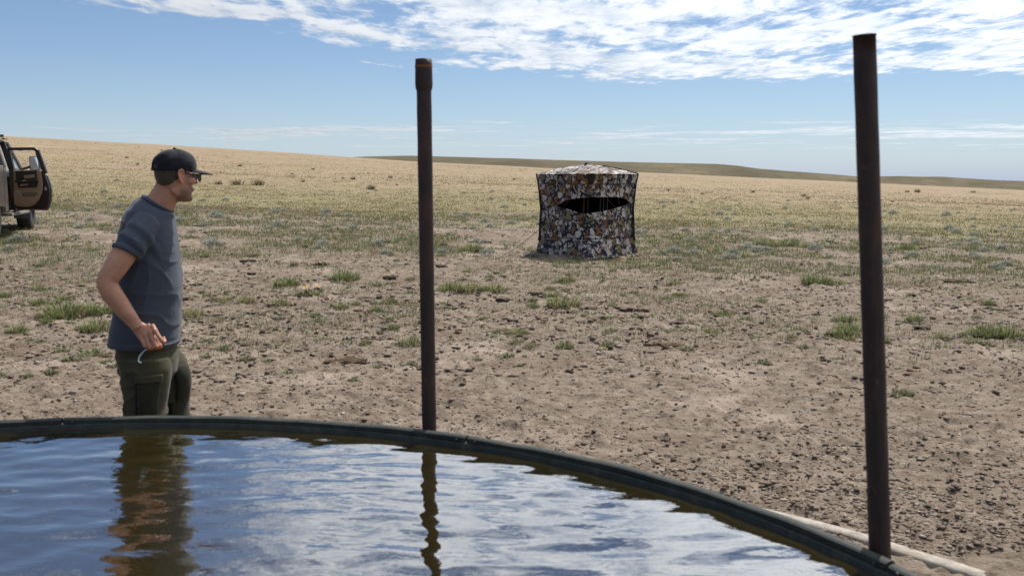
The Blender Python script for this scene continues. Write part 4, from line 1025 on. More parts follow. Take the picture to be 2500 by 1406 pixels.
for s in (1, -1):
    X0, X1 = (0.90, 0.98) if s > 0 else (-0.98, -0.90)
    pl('front_fender', [(2.80, 0.62)] + arch(FA, 0.47, 0.55) + [(1.20, 0.50), (1.20, 1.20), (1.45, 1.24), (2.62, 1.14), (2.80, 1.02)], X0, X1, PAINT, bevel=0.02)
    fd = pl('front_door', [(1.185, 0.47), (0.03, 0.47), (0.03, 1.30), (1.185, 1.24)], X0, X1, PAINT, bevel=0.015)
    q = MB(); q.box((s * 1.0, 0.20, 1.08), (0.04, 0.20, 0.05)); q.build('handle', CHR, fd, bevel=0.01)
    pl('cab_corner', [(-0.86, 0.47), (-1.15, 0.47), (-1.15, 1.32), (-0.93, 1.31), (-0.86, 0.9)], X0, X1, PAINT, bevel=0.01)
    pl('bed_side', [(-1.19, 0.55)] + arch(RA, 0.47, 0.58) + [(-3.25, 0.60), (-3.28, 1.30), (-1.19, 1.33)], X0, X1, PAINT, bevel=0.02)
    q = MB(); q.box((s * 0.94, 0.15, 0.40), (0.20, 2.1, 0.06)); q.build('running_board', mat('board_grey', (0.16, 0.14, 0.125), 0.7), truck, bevel=0.015)
    q = MB(); q.box((s * 0.86, FA - 0.44, 0.42), (0.33, 0.02, 0.34)); q.build('mud_flap', mat('flap_rubber', (0.06, 0.065, 0.075), 0.6), truck, bevel=0.006)
    # pillars
    for nm, a, b_, w_ in (('front_pillar', (0.93, 1.20, 1.24), (0.76, 0.62, 1.80), 0.07), ('middle_pillar', (0.93, 0.0, 1.25), (0.78, 0.03, 1.80), 0.10), ('rear_pillar', (0.93, -1.05, 1.28), (0.78, -0.98, 1.80), 0.16)):
        q = MB(); q.bar((s * a[0], a[1], a[2]), (s * b_[0], b_[1], b_[2]), 0.06, w_); q.build(nm, DBR if nm == 'middle_pillar' else PAINT, truck, bevel=0.012)
    q = MB(); q.box((s * 0.93, 0.0, 0.86), (0.09, 0.12, 0.80)); q.build('middle_pillar', DBR, truck, bevel=0.01)
    # front door glass, mirror
    q = MB(); q.add([(s * 0.925, 1.12, 1.27), (s * 0.925, 0.07, 1.31), (s * 0.79, 0.08, 1.77), (s * 0.775, 0.66, 1.77)], [(0, 1, 2, 3)]); q.build('side_window', GLS, fd)
    q = MB(); q.bar((s * 0.95, 1.02, 1.27), (s * 1.12, 1.04, 1.33), 0.06, 0.05); mi = q.build('mirror_arm', TRIM, fd)
    q = MB(); q.box((s * 1.20, 1.04, 1.40), (0.19, 0.10, 0.30)); mi = q.build('mirror', TRIM, fd, bevel=0.03)
    q = MB(); q.box((s * 1.20, 0.987, 1.40), (0.155, 0.008, 0.26)); q.build('mirror_glass', mat('mirror_face', (0.75, 0.82, 0.88), 0.03, 1.0), fd, bevel=0.003)
    # wheels
    for y in (FA, RA):
        w = MB(); w.lathe([(0.24, -0.13), (0.33, -0.145), (0.385, -0.13), (0.402, -0.10), (0.405, -0.05), (0.398, -0.045), (0.398, -0.035), (0.406, -0.03), (0.406, 0.03), (0.398, 0.035), (0.398, 0.045), (0.405, 0.05), (0.402, 0.10), (0.385, 0.13), (0.33, 0.145), (0.24, 0.13), (0.24, -0.13)], 44, axis='X')
        tw_ = w.build('tyre', RUB, truck, smooth=False, loc=(s * 0.86, y, 0.402))
        w = MB(); w.lathe([(0.0, s * 0.08), (0.06, s * 0.085), (0.10, s * 0.05), (0.20, s * 0.07), (0.245, s * 0.11), (0.245, -s * 0.10), (0.0, -s * 0.06)], 20, axis='X'); w.build('rim', mat('wheel_alloy', (0.35, 0.35, 0.36), 0.35, 0.9), tw_, smooth=True)
    q = MB(); q.box((s * 0.72, 2.80, 1.0), (0.42, 0.10, 0.20)); q.build('headlight', mat('lamp_glass', (0.8, 0.82, 0.85), 0.08, 0.2), truck, bevel=0.03)
    q = MB(); q.box((s * 0.90, -3.27, 1.08), (0.12, 0.06, 0.36)); q.build('tail_light', mat('red_lamp', (0.35, 0.015, 0.015), 0.15), truck, bevel=0.015)
# left rear door closed
pl('rear_door', [(-0.03, 0.47), (-0.84, 0.47), (-0.84, 1.31), (-0.03, 1.30)], -0.98, -0.90, PAINT, bevel=0.015)
q = MB(); q.add([(-0.925, -0.07, 1.31), (-0.925, -0.92, 1.32), (-0.79, -0.86, 1.77), (-0.79, -0.06, 1.77)], [(0, 1, 2, 3)]); q.build('side_window', GLS, truck)
# roof, hood, floor, seats, bed, bumpers, glass
q = MB(); q.add(*loft([[(-0.80, y, z - 0.05), (-0.72, y, z), (0, y, z + 0.02), (0.72, y, z), (0.80, y, z - 0.05), (0, y, z - 0.06)] for y, z in ((0.66, 1.80), (0.35, 1.86), (-0.3, 1.88), (-0.85, 1.86), (-1.06, 1.80))])); q.build('roof', PAINT, truck, smooth=False)
q = MB()
for y in (0.1, -0.7): q.bar((-0.80, y, 1.93), (0.80, y, 1.93), 0.05, 0.03)
for s in (-1, 1): q.bar((s * 0.74, 0.35, 1.915), (s * 0.74, -0.95, 1.915), 0.035, 0.035)
q.build('roof_rack', TRIM, truck)
pl('hood', [(1.28, 1.18), (1.40, 1.26), (2.60, 1.16), (2.78, 1.06), (2.78, 0.98), (1.28, 1.05)], -0.90, 0.90, PAINT, bevel=0.02)
pl('front_end', [(2.72, 0.55), (2.86, 0.58), (2.88, 0.95), (2.80, 1.02), (2.72, 1.02)], -0.92, 0.92, PAINT, bevel=0.02)
q = MB(); q.box((0, 2.88, 0.93), (0.95, 0.05, 0.26)); q.build('grille', TRIM, truck, bevel=0.02)
q = MB(); q.box((0, 2.93, 0.58), (1.94, 0.16, 0.22)); q.build('front_bumper', CHR, truck, bevel=0.04)
q = MB(); q.box((0, -3.36, 0.60), (1.90, 0.16, 0.20)); q.build('rear_bumper', CHR, truck, bevel=0.03)
pl('tailgate', [(-3.22, 0.68), (-3.28, 0.68), (-3.28, 1.30), (-3.22, 1.30)], -0.83, 0.83, PAINT, bevel=0.01)
pl('bed_floor', [(-3.2, 0.70), (-1.2, 0.70), (-1.2, 0.76), (-3.2, 0.76)], -0.89, 0.89, TRIM)
pl('bulkhead', [(-1.15, 0.50), (-1.11, 0.50), (-1.11, 1.30), (-1.15, 1.30)], -0.89, 0.89, PAINT)
pl('cab_floor', [(-1.1, 0.46), (1.25, 0.46), (1.25, 0.54), (-1.1, 0.54)], -0.89, 0.89, TRIM)
pl('chassis', [(-2.9, 0.36), (2.5, 0.36), (2.5, 0.46), (-2.9, 0.46)], -0.45, 0.45, TRIM)
pl('dashboard', [(0.95, 0.85), (1.25, 0.85), (1.25, 1.22), (1.05, 1.22), (0.95, 1.12)], -0.88, 0.88, TRIM, bevel=0.03)
q = MB(); q.add([(-0.88, 1.26, 1.22), (0.88, 1.26, 1.22), (0.74, 0.67, 1.78), (-0.74, 0.67, 1.78)], [(0, 1, 2, 3)]); q.build('windshield', GLS, truck)
q = MB(); q.add([(-0.85, -1.10, 1.31), (0.85, -1.10, 1.31), (0.74, -1.06, 1.76), (-0.74, -1.06, 1.76)], [(0, 1, 2, 3)]); q.build('rear_window', GLS, truck)
SEAT = mat('tan_seat', (0.27, 0.195, 0.135), 0.7)
for x in (-0.42, 0.42):
    for y, w_ in ((0.25, 0.52), (-0.62, 0.74)):
        q = MB(); q.box((x, y + 0.05, 0.78), (w_, 0.50, 0.18)); q.bar((x, y - 0.24, 0.80), (x, y - 0.34, 1.38), w_, 0.14); st = q.build('seat', SEAT, truck, bevel=0.03)
        q = MB(); q.box((x, y - 0.36, 1.47), (0.26, 0.09, 0.17)); q.build('headrest', SEAT, st, bevel=0.03)
# the open door, built in (s outward from hinge, z) and swung about the hinge
dr = bpy.data.objects.new('rear_door', None); COL.objects.link(dr); dr.parent = truck; dr.location = (0.985, 0.0, 0); dr.rotation_euler = (0, 0, -R(19)); dr.empty_display_size = 0.1
dr['label'] = 'right rear door standing open, tan and black inner panel facing the camera'
# door space: x outward along the door, y thickness (inner face at -y), z up
def dp(name, pts, y0, y1, m_, bevel=0.0, smooth=False):
    q = MB(); q.prism([(x, 0, z) for x, z in pts], (0, y0, 0), (0, y1, 0)); return q.build(name, m_, dr, bevel=bevel, smooth=smooth)
zd = lambda py: ((1.65 - wz_) + (440 - py) / FPX * (HY - 0.1)) / TS
xd = lambda px: (px - 35) / FPX * (HY - 0.1) / TS
outer = [(37, 513), (110, 513.5), (114, 508), (117, 500), (120.5, 489), (122.5, 476), (123, 462), (121, 449), (117, 437), (114.5, 429)]
dp('outer_skin', [(xd(a), zd(b_)) for a, b_ in [(35, 418)] + [(35, 511)] + outer], 0.0, 0.05, PAINT, bevel=0.008)
dp('inner_shell', [(xd(a), zd(b_)) for a, b_ in [(36, 418), (36, 510), (109, 511), (115, 500), (119, 488), (121, 474), (121, 462), (119, 450), (113, 430), (108, 418)]], -0.055, -0.001, DBR, bevel=0.012)
def frame_bar(p, q_, w_, name='window_frame', m_=DBR):
    k = MB(); k.bar((xd(p[0]), -0.02, zd(p[1])), (xd(q_[0]), -0.02, zd(q_[1])), 0.06, w_); return k.build(name, m_, dr, bevel=0.008)
frame_bar((33, 420), (24, 366), 0.055); frame_bar((22, 365), (88, 364.5), 0.055); frame_bar((87, 364), (96, 371), 0.060); frame_bar((94, 368), (112, 424), 0.075)
frame_bar((91, 374), (103, 416), 0.022, 'inner_frame_trim', TAN)
k = MB(); k.add([(xd(29), -0.01, zd(369)), (xd(84), -0.01, zd(369)), (xd(103), -0.01, zd(418)), (xd(36), -0.01, zd(418))], [(0, 1, 2, 3)]); k.build('door_glass', mat('clear_glass', (0.8, 0.85, 0.85), 0.02, 0, 0.4, **{'Alpha': 0.06}), dr)
panel = [(36, 417), (95, 415.5), (103, 418), (105, 430), (106.5, 446), (106, 460), (102, 475), (95, 488), (86, 498), (75, 504), (60, 506), (40, 505), (35, 500), (35, 470)]
tp = dp('trim_panel', [(xd(a), zd(b_)) for a, b_ in panel], -0.085, -0.055, TAN, bevel=0.012)
def sub(name, pts, y0, y1, m_, parent=tp, bevel=0.006):
    q = MB(); q.prism([(xd(a), 0, zd(b_)) for a, b_ in pts], (0, y0, 0), (0, y1, 0)); return q.build(name, m_, parent, bevel=bevel)
BLP = mat('black_plastic', (0.014, 0.013, 0.013), 0.5)
sub('upper_insert', [(42, 418), (94, 416), (95, 435), (97, 441), (97, 446), (92, 458), (48, 459), (45, 447), (42, 440)], -0.098, -0.0855, BLP)
sub('fabric_insert', [(63, 429), (90, 426), (90, 434), (63, 437)], -0.106, -0.0985, TAN)
sub('armrest', [(42, 440), (97, 438), (97.5, 443), (86, 445), (43, 446)], -0.160, -0.0985, BLP, bevel=0.012)
sub('inner_handle', [(49, 432), (63, 431), (63, 436), (49, 438)], -0.118, -0.0985, BLP, bevel=0.008)
sub('switch_plate', [(62, 441), (72, 440.5), (72, 442), (62, 443)], -0.168, -0.1605, CHR, bevel=0.002)
sub('pull_pocket', [(51, 450), (73, 448), (73, 452), (53, 455)], -0.106, -0.0985, TAN)
sub('lower_pocket', [(36, 467), (44, 464), (52, 470), (58, 481), (88, 480), (94, 476), (91, 489), (82, 498), (70, 503), (42, 503), (36, 498)], -0.125, -0.0855, TAN, bevel=0.012)
sub('pocket_recess', [(50, 471), (92, 469), (93, 474), (86, 479), (58, 480), (53, 475)], -0.090, -0.0855, mat('recess_brown', (0.14, 0.10, 0.065), 0.7), bevel=0.002)
k = MB(); k.box((xd(112), -0.055, zd(461)), (0.035, 0.02, 0.07)); k.build('latch', CHR, dr, bevel=0.005)
# ------------------------------------------------------------------ vegetation and litter
def foliage(n, b):
    a = n.add('ShaderNodeAttribute', attribute_name='Col')
    n.put(b.inputs['Base Color'], a.outputs['Color']); b.inputs['Roughness'].default_value = 0.75; b.inputs['Specular IOR Level'].default_value = 0.2
    b.inputs['Transmission Weight'].default_value = 0.0
    tr_ = n.add('ShaderNodeBsdfTranslucent'); n.put(tr_.inputs[0], a.outputs['Color'])
    mx = n.add('ShaderNodeMixShader'); mx.inputs[0].default_value = 0.35; n.l.new(b.outputs[0], mx.inputs[1]); n.l.new(tr_.outputs[0], mx.inputs[2])
    out = [q for q in n.n if q.type == 'OUTPUT_MATERIAL'][0]; n.l.new(mx.outputs[0], out.inputs[0])
LEAF = mat('leaf', fn=foliage)
def litter(n, b):
    a = n.add('ShaderNodeAttribute', attribute_name='Col'); P = n.add('ShaderNodeTexCoord').outputs['Object']
    f = n.noise(P, 45, 5, 0.65)
    n.put(b.inputs['Base Color'], n.mix(n.sstep(f, 0.35, 0.7), n.mix(0.45, a.outputs['Color'], (0.05, 0.04, 0.03)), a.outputs['Color'])); b.inputs['Roughness'].default_value = 0.95; b.inputs['Specular IOR Level'].default_value = 0.1
    n.put(b.inputs['Normal'], n.bump(f, 0.8, 0.01))
CLOD = mat('clod', fn=litter)
GREEN = [(0.110, 0.152, 0.046), (0.145, 0.188, 0.062), (0.088, 0.124, 0.040), (0.185, 0.208, 0.084)]
GREY = [(0.17, 0.20, 0.135), (0.22, 0.245, 0.18), (0.13, 0.165, 0.105), (0.26, 0.27, 0.205)]
SAGE = [(0.26, 0.28, 0.235), (0.33, 0.345, 0.30), (0.20, 0.225, 0.18), (0.38, 0.38, 0.33)]
STRAW = [(0.30, 0.238, 0.138), (0.36, 0.29, 0.175), (0.235, 0.185, 0.10), (0.19, 0.172, 0.083)]
DARKW = [(0.070, 0.072, 0.035), (0.10, 0.085, 0.045), (0.05, 0.055, 0.025), (0.13, 0.105, 0.06)]
def blades(base, h, wd, az, lean, colr, curl=0.5):
    """arrays -> two-segment blades: 5 verts, 2 faces as quads (degenerate tip avoided by narrow quad)"""
    n = len(h); dx_, dy_ = np.cos(az), np.sin(az); sx, sy = -dy_, dx_
    m1 = base + np.stack([dx_ * lean * h * 0.35, dy_ * lean * h * 0.35, h * 0.55], -1)
    m2 = base + np.stack([dx_ * lean * h, dy_ * lean * h, h * (1 - curl * lean * 0.5)], -1)
    s = np.stack([sx, sy, np.zeros(n)], -1) * wd[:, None]
    V = np.stack([base - s * 0.5, base + s * 0.5, m1 + s * 0.42, m1 - s * 0.42, m2 + s * 0.10, m2 - s * 0.10], 1).reshape(-1, 3)
    k = np.arange(n)[:, None] * 6
    F = np.concatenate([k + np.array([[0, 1, 2, 3]]), k + np.array([[3, 2, 4, 5]])], 0)
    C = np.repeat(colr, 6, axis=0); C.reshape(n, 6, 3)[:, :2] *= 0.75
    return V, F, C
def tuft_mesh(name, n, rad, hmin, hmax, wd, lean, pal, seed, dome=0.0, flowers=0):
    g = np.random.default_rng(seed); r_ = rad * np.sqrt(g.random(n)); a = g.random(n) * 6.283
    base = np.stack([r_ * np.cos(a), r_ * np.sin(a), np.full(n, -0.01)], -1)
    h = g.uniform(hmin, hmax, n) * (1 - dome * (r_ / rad) ** 2); az = a + g.normal(0, 0.7, n); ln = lean * (0.25 + r_ / rad) * g.uniform(0.4, 1.3, n)
    pal = np.array(pal); c = pal[g.integers(0, len(pal), n)] * g.uniform(0.75, 1.25, (n, 1))
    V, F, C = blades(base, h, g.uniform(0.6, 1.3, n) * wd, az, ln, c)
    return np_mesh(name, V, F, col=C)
def bush_mesh(name, n, rx, rz, wd, ln_, pal, seed):
    """low woody clump: short leafy sprigs all over a flattened dome"""
    g = np.random.default_rng(seed); a = g.random(n) * 6.283; u = g.random(n) ** 0.7; ph = u * 1.5
    lump = 0.75 + 0.5 * vnoise(np.cos(a) * 2.2 + 5, np.sin(a) * 2.2 + 5, u * 3, seed=seed); rr_ = g.uniform(0.45, 1.0, n) * lump
    base = np.stack([rx * rr_ * np.sin(ph) * np.cos(a), rx * rr_ * np.sin(ph) * np.sin(a), rz * rr_ * np.cos(ph) - 0.01], -1)
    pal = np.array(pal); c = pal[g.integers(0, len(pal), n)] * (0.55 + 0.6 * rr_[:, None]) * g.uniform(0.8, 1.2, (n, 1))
    V, F, C = blades(base, g.uniform(0.5, 1.2, n) * ln_, g.uniform(0.6, 1.3, n) * wd, a + g.normal(0, 0.8, n), g.uniform(0.2, 1.4, n), c)
    return np_mesh(name, V, F, col=C)
def lump_mesh(name, seed, flat, pal, rough=0.35, pieces=1):
    """irregular clod / dung pat / stone made of one or more welded lumps"""
    g = np.random.default_rng(seed); Vs = []; Fs = []; Cs = []; off = 0; pal = np.array(pal)
    for p in range(pieces):
        bm = bmesh.new(); bmesh.ops.create_icosphere(bm, subdivisions=3, radius=1)
        V = np.array([v.co[:] for v in bm.verts]); F = np.array([[v.index for v in f.verts] for f in bm.faces]); bm.free()
        k = 1 + rough * 2.6 * (fbm(V[:, 0] * 1.9 + seed + 9 * p, V[:, 1] * 1.9, V[:, 2] * 1.9, oct=4, seed=seed, gain=0.68) - 0.5)
        V[:, 2] = np.where(V[:, 2] > 0.55, 0.55 + (V[:, 2] - 0.55) * 0.3, V[:, 2])
        V = V * k[:, None]; sc = np.array([1, g.uniform(0.6, 0.9), flat])
        if pieces > 1: sc = sc * np.array([g.uniform(0.18, 0.42), g.uniform(0.25, 0.5), g.uniform(0.5, 1.2)])
        V = V * sc; V[:, 2] += flat * 0.35
        if pieces > 1: V[:, :2] += g.normal(0, 0.42, 2)
        Vs.append(V); Fs.append(F + off); off += len(V); Cs.append(np.repeat(pal[g.integers(0, len(pal))][None] * g.uniform(0.8, 1.2), len(V), 0))
    return np_mesh(name, np.concatenate(Vs), np.concatenate(Fs), col=np.concatenate(Cs))
def put(name, me, m_, p, size, rz, label, cat, group=None, zs=1.0):
    o = link(name, me, m_); o.location = p; s = size if hasattr(size, '__len__') else (size, size, size * zs); o.scale = s; o.rotation_euler = (0, 0, rz)
    return set_props(o, label, cat, group)
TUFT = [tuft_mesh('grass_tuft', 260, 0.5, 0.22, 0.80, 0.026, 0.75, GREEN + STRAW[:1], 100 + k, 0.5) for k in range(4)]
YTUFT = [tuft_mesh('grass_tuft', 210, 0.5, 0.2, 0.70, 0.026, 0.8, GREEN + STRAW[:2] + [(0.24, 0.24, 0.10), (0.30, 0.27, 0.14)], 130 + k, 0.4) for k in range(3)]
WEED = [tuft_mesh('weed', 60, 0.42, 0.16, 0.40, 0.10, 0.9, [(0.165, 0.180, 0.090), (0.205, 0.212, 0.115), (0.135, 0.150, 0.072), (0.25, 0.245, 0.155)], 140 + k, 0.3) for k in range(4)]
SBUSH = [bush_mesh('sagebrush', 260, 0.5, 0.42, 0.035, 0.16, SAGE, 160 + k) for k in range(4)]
DWEED = [tuft_mesh('dry_weed', 70, 0.42, 0.25, 0.75, 0.035, 0.7, DARKW, 180 + k, 0.2) for k in range(3)]
BROWN = [(0.115, 0.075, 0.042), (0.085, 0.056, 0.034), (0.16, 0.11, 0.062)]
DUNG = [lump_mesh('dung_pat', 200 + k, 0.13, BROWN, 0.55, 16) for k in range(3)]
ROCK = [lump_mesh('stone', 210 + k, 0.40, [(0.11, 0.085, 0.068), (0.155, 0.122, 0.096)], 0.75, 1 if k < 2 else 4) for k in range(4)]
FLAKE = [lump_mesh('soil_flake', 220 + k, 0.20, [(0.22, 0.17, 0.13), (0.28, 0.22, 0.175)], 0.7, 6) for k in range(3)]
MPP = lambda p: p.y / FPX
g_r = random.Random(5)
def spot(kind, px, py, wpx, label, group=None):
    p = at(px, py); w_ = wpx * MPP(p) * (1.15 if kind in ('grass', 'ygrass') else 1.0); rz = g_r.uniform(0, 6.28)
    if kind == 'grass': return put('grass_tuft', g_r.choice(TUFT), LEAF, p, w_, rz, label, 'grass tuft', group, zs=0.62)
    if kind == 'ygrass': return put('grass_tuft', g_r.choice(YTUFT), LEAF, p, w_, rz, label, 'grass tuft', group, zs=0.60)
    if kind == 'weed': return put('weed', g_r.choice(WEED), LEAF, p, w_, rz, label, 'weed', group, zs=0.95)
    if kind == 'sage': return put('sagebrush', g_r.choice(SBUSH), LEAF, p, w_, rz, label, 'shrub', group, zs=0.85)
    if kind == 'dry': return put('dry_weed', g_r.choice(DWEED), LEAF, p, w_, rz, label, 'weed', group, zs=0.85)
    if kind == 'dung': return put('dung_pat', g_r.choice(DUNG), CLOD, p, (w_ * 0.62, w_ * 0.55, w_ * 0.55), g_r.uniform(-0.4, 0.4), label, 'dung', group)
    if kind == 'rock': return put('stone', g_r.choice(ROCK), CLOD, p, (w_ * 0.5, w_ * 0.4, w_ * 0.45), g_r.uniform(-0.5, 0.5), label, 'stone', group)
    if kind == 'flake': return put('soil_flake', g_r.choice(FLAKE), CLOD, p, (w_ * 0.6, w_ * 0.5, w_ * 0.4), g_r.uniform(-0.3, 0.3), label, 'soil clod', group)
G1 = 'grass tufts on the trampled soil'; G2 = 'weeds on the trampled soil'; G3 = 'sagebrush clumps on the plain'; G4 = 'dung pats around the tank'; G5 = 'loose stones and clods'; G6 = 'dry weeds on the far plain'
for a in [
    ('grass', 840, 686, 66, 'tall bright green grass tuft beside a dark stone, left of the coupling-topped post', G1),
    ('grass', 702, 700, 54, 'bright green tuft just left of the yellow-flowered plant', G1),
    ('grass', 1100, 708, 58, 'left end of the long green grass strip right of the coupling-topped post', G1),
    ('ygrass', 1148, 712, 66, 'middle of the long green grass strip right of the coupling-topped post', G1),
    ('ygrass', 1205, 712, 62, 'right end of the long green grass strip right of the coupling-topped post', G1),
    ('ygrass', 1375, 748, 76, 'largest yellow-green tuft on bare soil in front of the blind', G1),
    ('grass', 1352, 728, 40, 'small tuft just behind the largest tuft in front of the blind', G1),
    ('grass', 1382, 692, 38, 'small bright tuft midway between blind and the largest tuft before it', G1),
    ('grass', 1658, 724, 30, 'small bright green tuft right of the curled soil flake', G1),
    ('ygrass', 1648, 696, 36, 'low pale green tuft on bare soil, right of and nearer than the blind', G1),
    ('grass', 1990, 692, 66, 'left half of the bright grass clump left of the leaning post', G1),
    ('ygrass', 2030, 694, 52, 'right half of the bright grass clump left of the leaning post', G1),
    ('grass', 2066, 784, 50, 'upper tuft of the tall weedy patch touching the leaning post', G1),
    ('ygrass', 2072, 804, 58, 'middle tuft of the tall weedy patch touching the leaning post', G1),
    ('grass', 2068, 822, 56, 'lower tuft of the tall weedy patch touching the leaning post', G1),
    ('ygrass', 2030, 812, 30, 'small pale tuft at the left of the weedy patch by the leaning post', G1),
    ('grass', 2405, 822, 70, 'left half of the broad green clump at the right edge', G1),
    ('grass', 2455, 824, 74, 'right half of the broad green clump at the right edge', G1),
    ('ygrass', 2375, 836, 34, 'flat yellowish tuft in front of the broad clump at the right edge', G1),
    ('grass', 917, 760, 34, 'upright small green tuft left of the coupling-topped post', G1),
    ('ygrass', 468, 774, 52, "green tuft touching the person's belly outline from behind", G1),
    ('grass', 160, 772, 100, 'broad green grass patch left of the person', G1),
    ('grass', 248, 766, 66, "green tuft partly hidden behind the person's elbow", G1),
    ('grass', 240, 806, 76, "bright green tuft behind the person's forearm", G1),
    ('ygrass', 128, 778, 60, 'pale tuft at the left front of the broad green patch', G1),
    ('grass', 200, 764, 50, 'tuft between the broad green patch and the elbow', G1),
    ('grass', 95, 746, 40, 'small green tuft left of the broad patch near the left edge', G1),
    ('grass', 10, 726, 36, 'green tuft cut by the left edge below the truck', G1),
    ('grass', 1152, 614, 52, 'green tuft left of the blind at its base height', G1),
    ('grass', 1862, 598, 46, 'leftmost of the four tufts in the low green strip left of the leaning post', G1),
    ('ygrass', 1892, 602, 44, 'second tuft from the left in the low green strip left of the leaning post', G1),
    ('grass', 1925, 600, 48, 'third tuft from the left in the low green strip left of the leaning post', G1),
    ('ygrass', 1962, 605, 44, 'rightmost of the four tufts in the low green strip left of the leaning post', G1),
    ('grass', 2212, 610, 40, 'compact dark green tuft right of the leaning post in the middle distance', G1),
    ('ygrass', 600, 742, 44, 'yellowish tuft right of the person, level with his chest', G1),
    ('ygrass', 680, 745, 50, 'pale tuft below the yellow-flowered plant', G1),
    ('ygrass', 545, 738, 42, 'thin pale tuft nearest the person on his right', G1),
    ('weed', 828, 754, 36, 'weed with orange-brown dead leaves left of the coupling-topped post', G2),
    ('weed', 175, 880, 52, 'leafy weed rosette on soil below the broad grass patch', G2),
    ('weed', 225, 864, 66, "wide low weed left of the person's hip", G2),
    ('weed', 148, 858, 44, 'grey-green weed between the two lowest left rosettes', G2),
    ('weed', 67, 922, 34, 'solitary green rosette near the left edge, lowest of all', G2),
    ('weed', 126, 911, 40, 'flat weed above the lowest left rosette', G2),
    ('weed', 258, 888, 34, "small weed close to the person's hip", G2),
    ('weed', 288, 894, 40, "weed half hidden by the person's trouser leg", G2),
    ('weed', 920, 902, 34, 'pale green weed left of the post above the tank rim', G2),
    ('weed', 1006, 891, 34, 'low weed touching the coupling-topped post', G2),
    ('weed', 1166, 880, 26, 'tiny rosette on bare soil right of the coupling-topped post', G2),
    ('weed', 1272, 890, 22, 'tiny bright rosette on the bare soil below the first dung pat', G2),
    ('weed', 506, 836, 28, "dark green rosette just right of the person's waist", G2),
    ('weed', 545, 852, 44, "wider grey-green rosette right of the person's waist", G2),
    ('weed', 600, 842, 26, 'very dark small weed right of the paired rosettes', G2),
    ('weed', 560, 880, 26, "small weed right of the person's hip", G2),
    ('weed', 2200, 965, 60, 'thin low weed right of the leaning post low down', G2),
    ('weed', 655, 885, 26, 'weed beside a dark clod in the middle of the left soil', G2),
    ('sage', 528, 530, 42, "largest grey sagebrush clump right of the person's collar", G3),
    ('sage', 22, 612, 38, 'pale round sagebrush at the left edge below the truck', G3),
    ('sage', 797, 521, 30, 'grey sagebrush left of the coupling-topped post', G3),
    ('sage', 851, 530, 28, 'grey sagebrush nearest the coupling-topped post on its left', G3),
    ('sage', 2334, 570, 30, 'front clump of the grey sagebrush pair at far right', G3),
    ('sage', 2316, 561, 34, 'rear clump of the grey sagebrush pair at far right', G3),
    ('sage', 2446, 612, 36, 'pale sagebrush clump near the right edge', G3),
    ('sage', 1925, 552, 28, 'grey sagebrush left of the leaning post in the middle distance', G3),
    ('sage', 2180, 524, 30, 'grey sagebrush just right of the leaning post', G3),
    ('sage', 2311, 528, 28, 'grey sagebrush farther back above the far-right pair', G3),
    ('sage', 1757, 525, 26, 'grey sagebrush between blind and leaning post', G3),
    ('dry', 533, 451, 22, 'left one of the dark weed clumps on the tan slope', G6),
    ('dry', 580, 452, 34, 'middle one of the dark weed clumps on the tan slope', G6),
    ('dry', 630, 453, 36, 'right and tallest of the dark weed clumps on the tan slope', G6),
    ('dry', 905, 463, 28, 'dark weed clump left of the coupling-topped post on the tan slope', G6),
    ('dry', 763, 415, 12, 'solitary dark shrub high on the tan slope', G6),
    ('dry', 585, 407, 15, "small dark shrub above the cap's brim on the tan slope", G6),
    ('dry', 2375, 471, 14, 'dark shrub on the tan plain toward the right edge', G6),
    ('dry', 2240, 470, 20, 'dark low shrub right of the leaning post on the far plain', G6),
    ('dry', 2215, 470, 14, 'dark shrub nearest the leaning post on the far plain', G6),
    ('dry', 371, 346, 14, 'dark shrub on the skyline above the cap', G6),
    ('dry', 10, 342, 16, 'dark shrub on the skyline at the left edge', G6),
    ('dung', 1215, 811, 76, 'brown crumbled dung pat right of the coupling-topped post', G4),
    ('dung', 1630, 843, 68, 'flat pale-brown dung pat between the posts', G4),
    ('dung', 835, 880, 96, 'wide scattered ochre dung pat left of the coupling-topped post', G4),
    ('dung', 2330, 690, 60, 'long dark dung pat far right of the leaning post', G4),
    ('dung', 190, 806, 52, 'blackish dung pat left of the person', G4),
    ('dung', 245, 866, 50, 'crumbled brown dung beside the left weeds', G4),
    ('rock', 936, 682, 38, 'dark blocky stone beside the tall green tuft', G5),
    ('rock', 2252, 806, 46, 'flat-topped grey stone right of the leaning post', G5),
    ('rock', 770, 649, 34, 'dark brown stone on soil left of the tall green tuft', G5),
    ('rock', 678, 727, 16, 'small round dark stone below the bright green tufts', G5),
    ('rock', 582, 916, 26, 'dark clod lying alone above the tank rim', G5),
    ('rock', 648, 925, 14, 'small dark stone right of the lone clod above the tank rim', G5),
    ('rock', 605, 637, 40, "dark low stone right of the person's chest", G5),
    ('rock', 925, 590, 34, 'dark stone beside the coupling-topped post in the middle distance', G5),
    ('rock', 540, 596, 24, "slanted dark stone right of the person's collar", G5),
    ('flake', 1512, 757, 64, 'curled pale soil flake right of the largest tuft before the blind', G5),
    ('flake', 825, 720, 40, 'grey soil flake beside the yellow-flowered plant', G5),
    ('flake', 2440, 757, 40, 'pale soil flake near the right edge', G5)]:
    spot(*a)
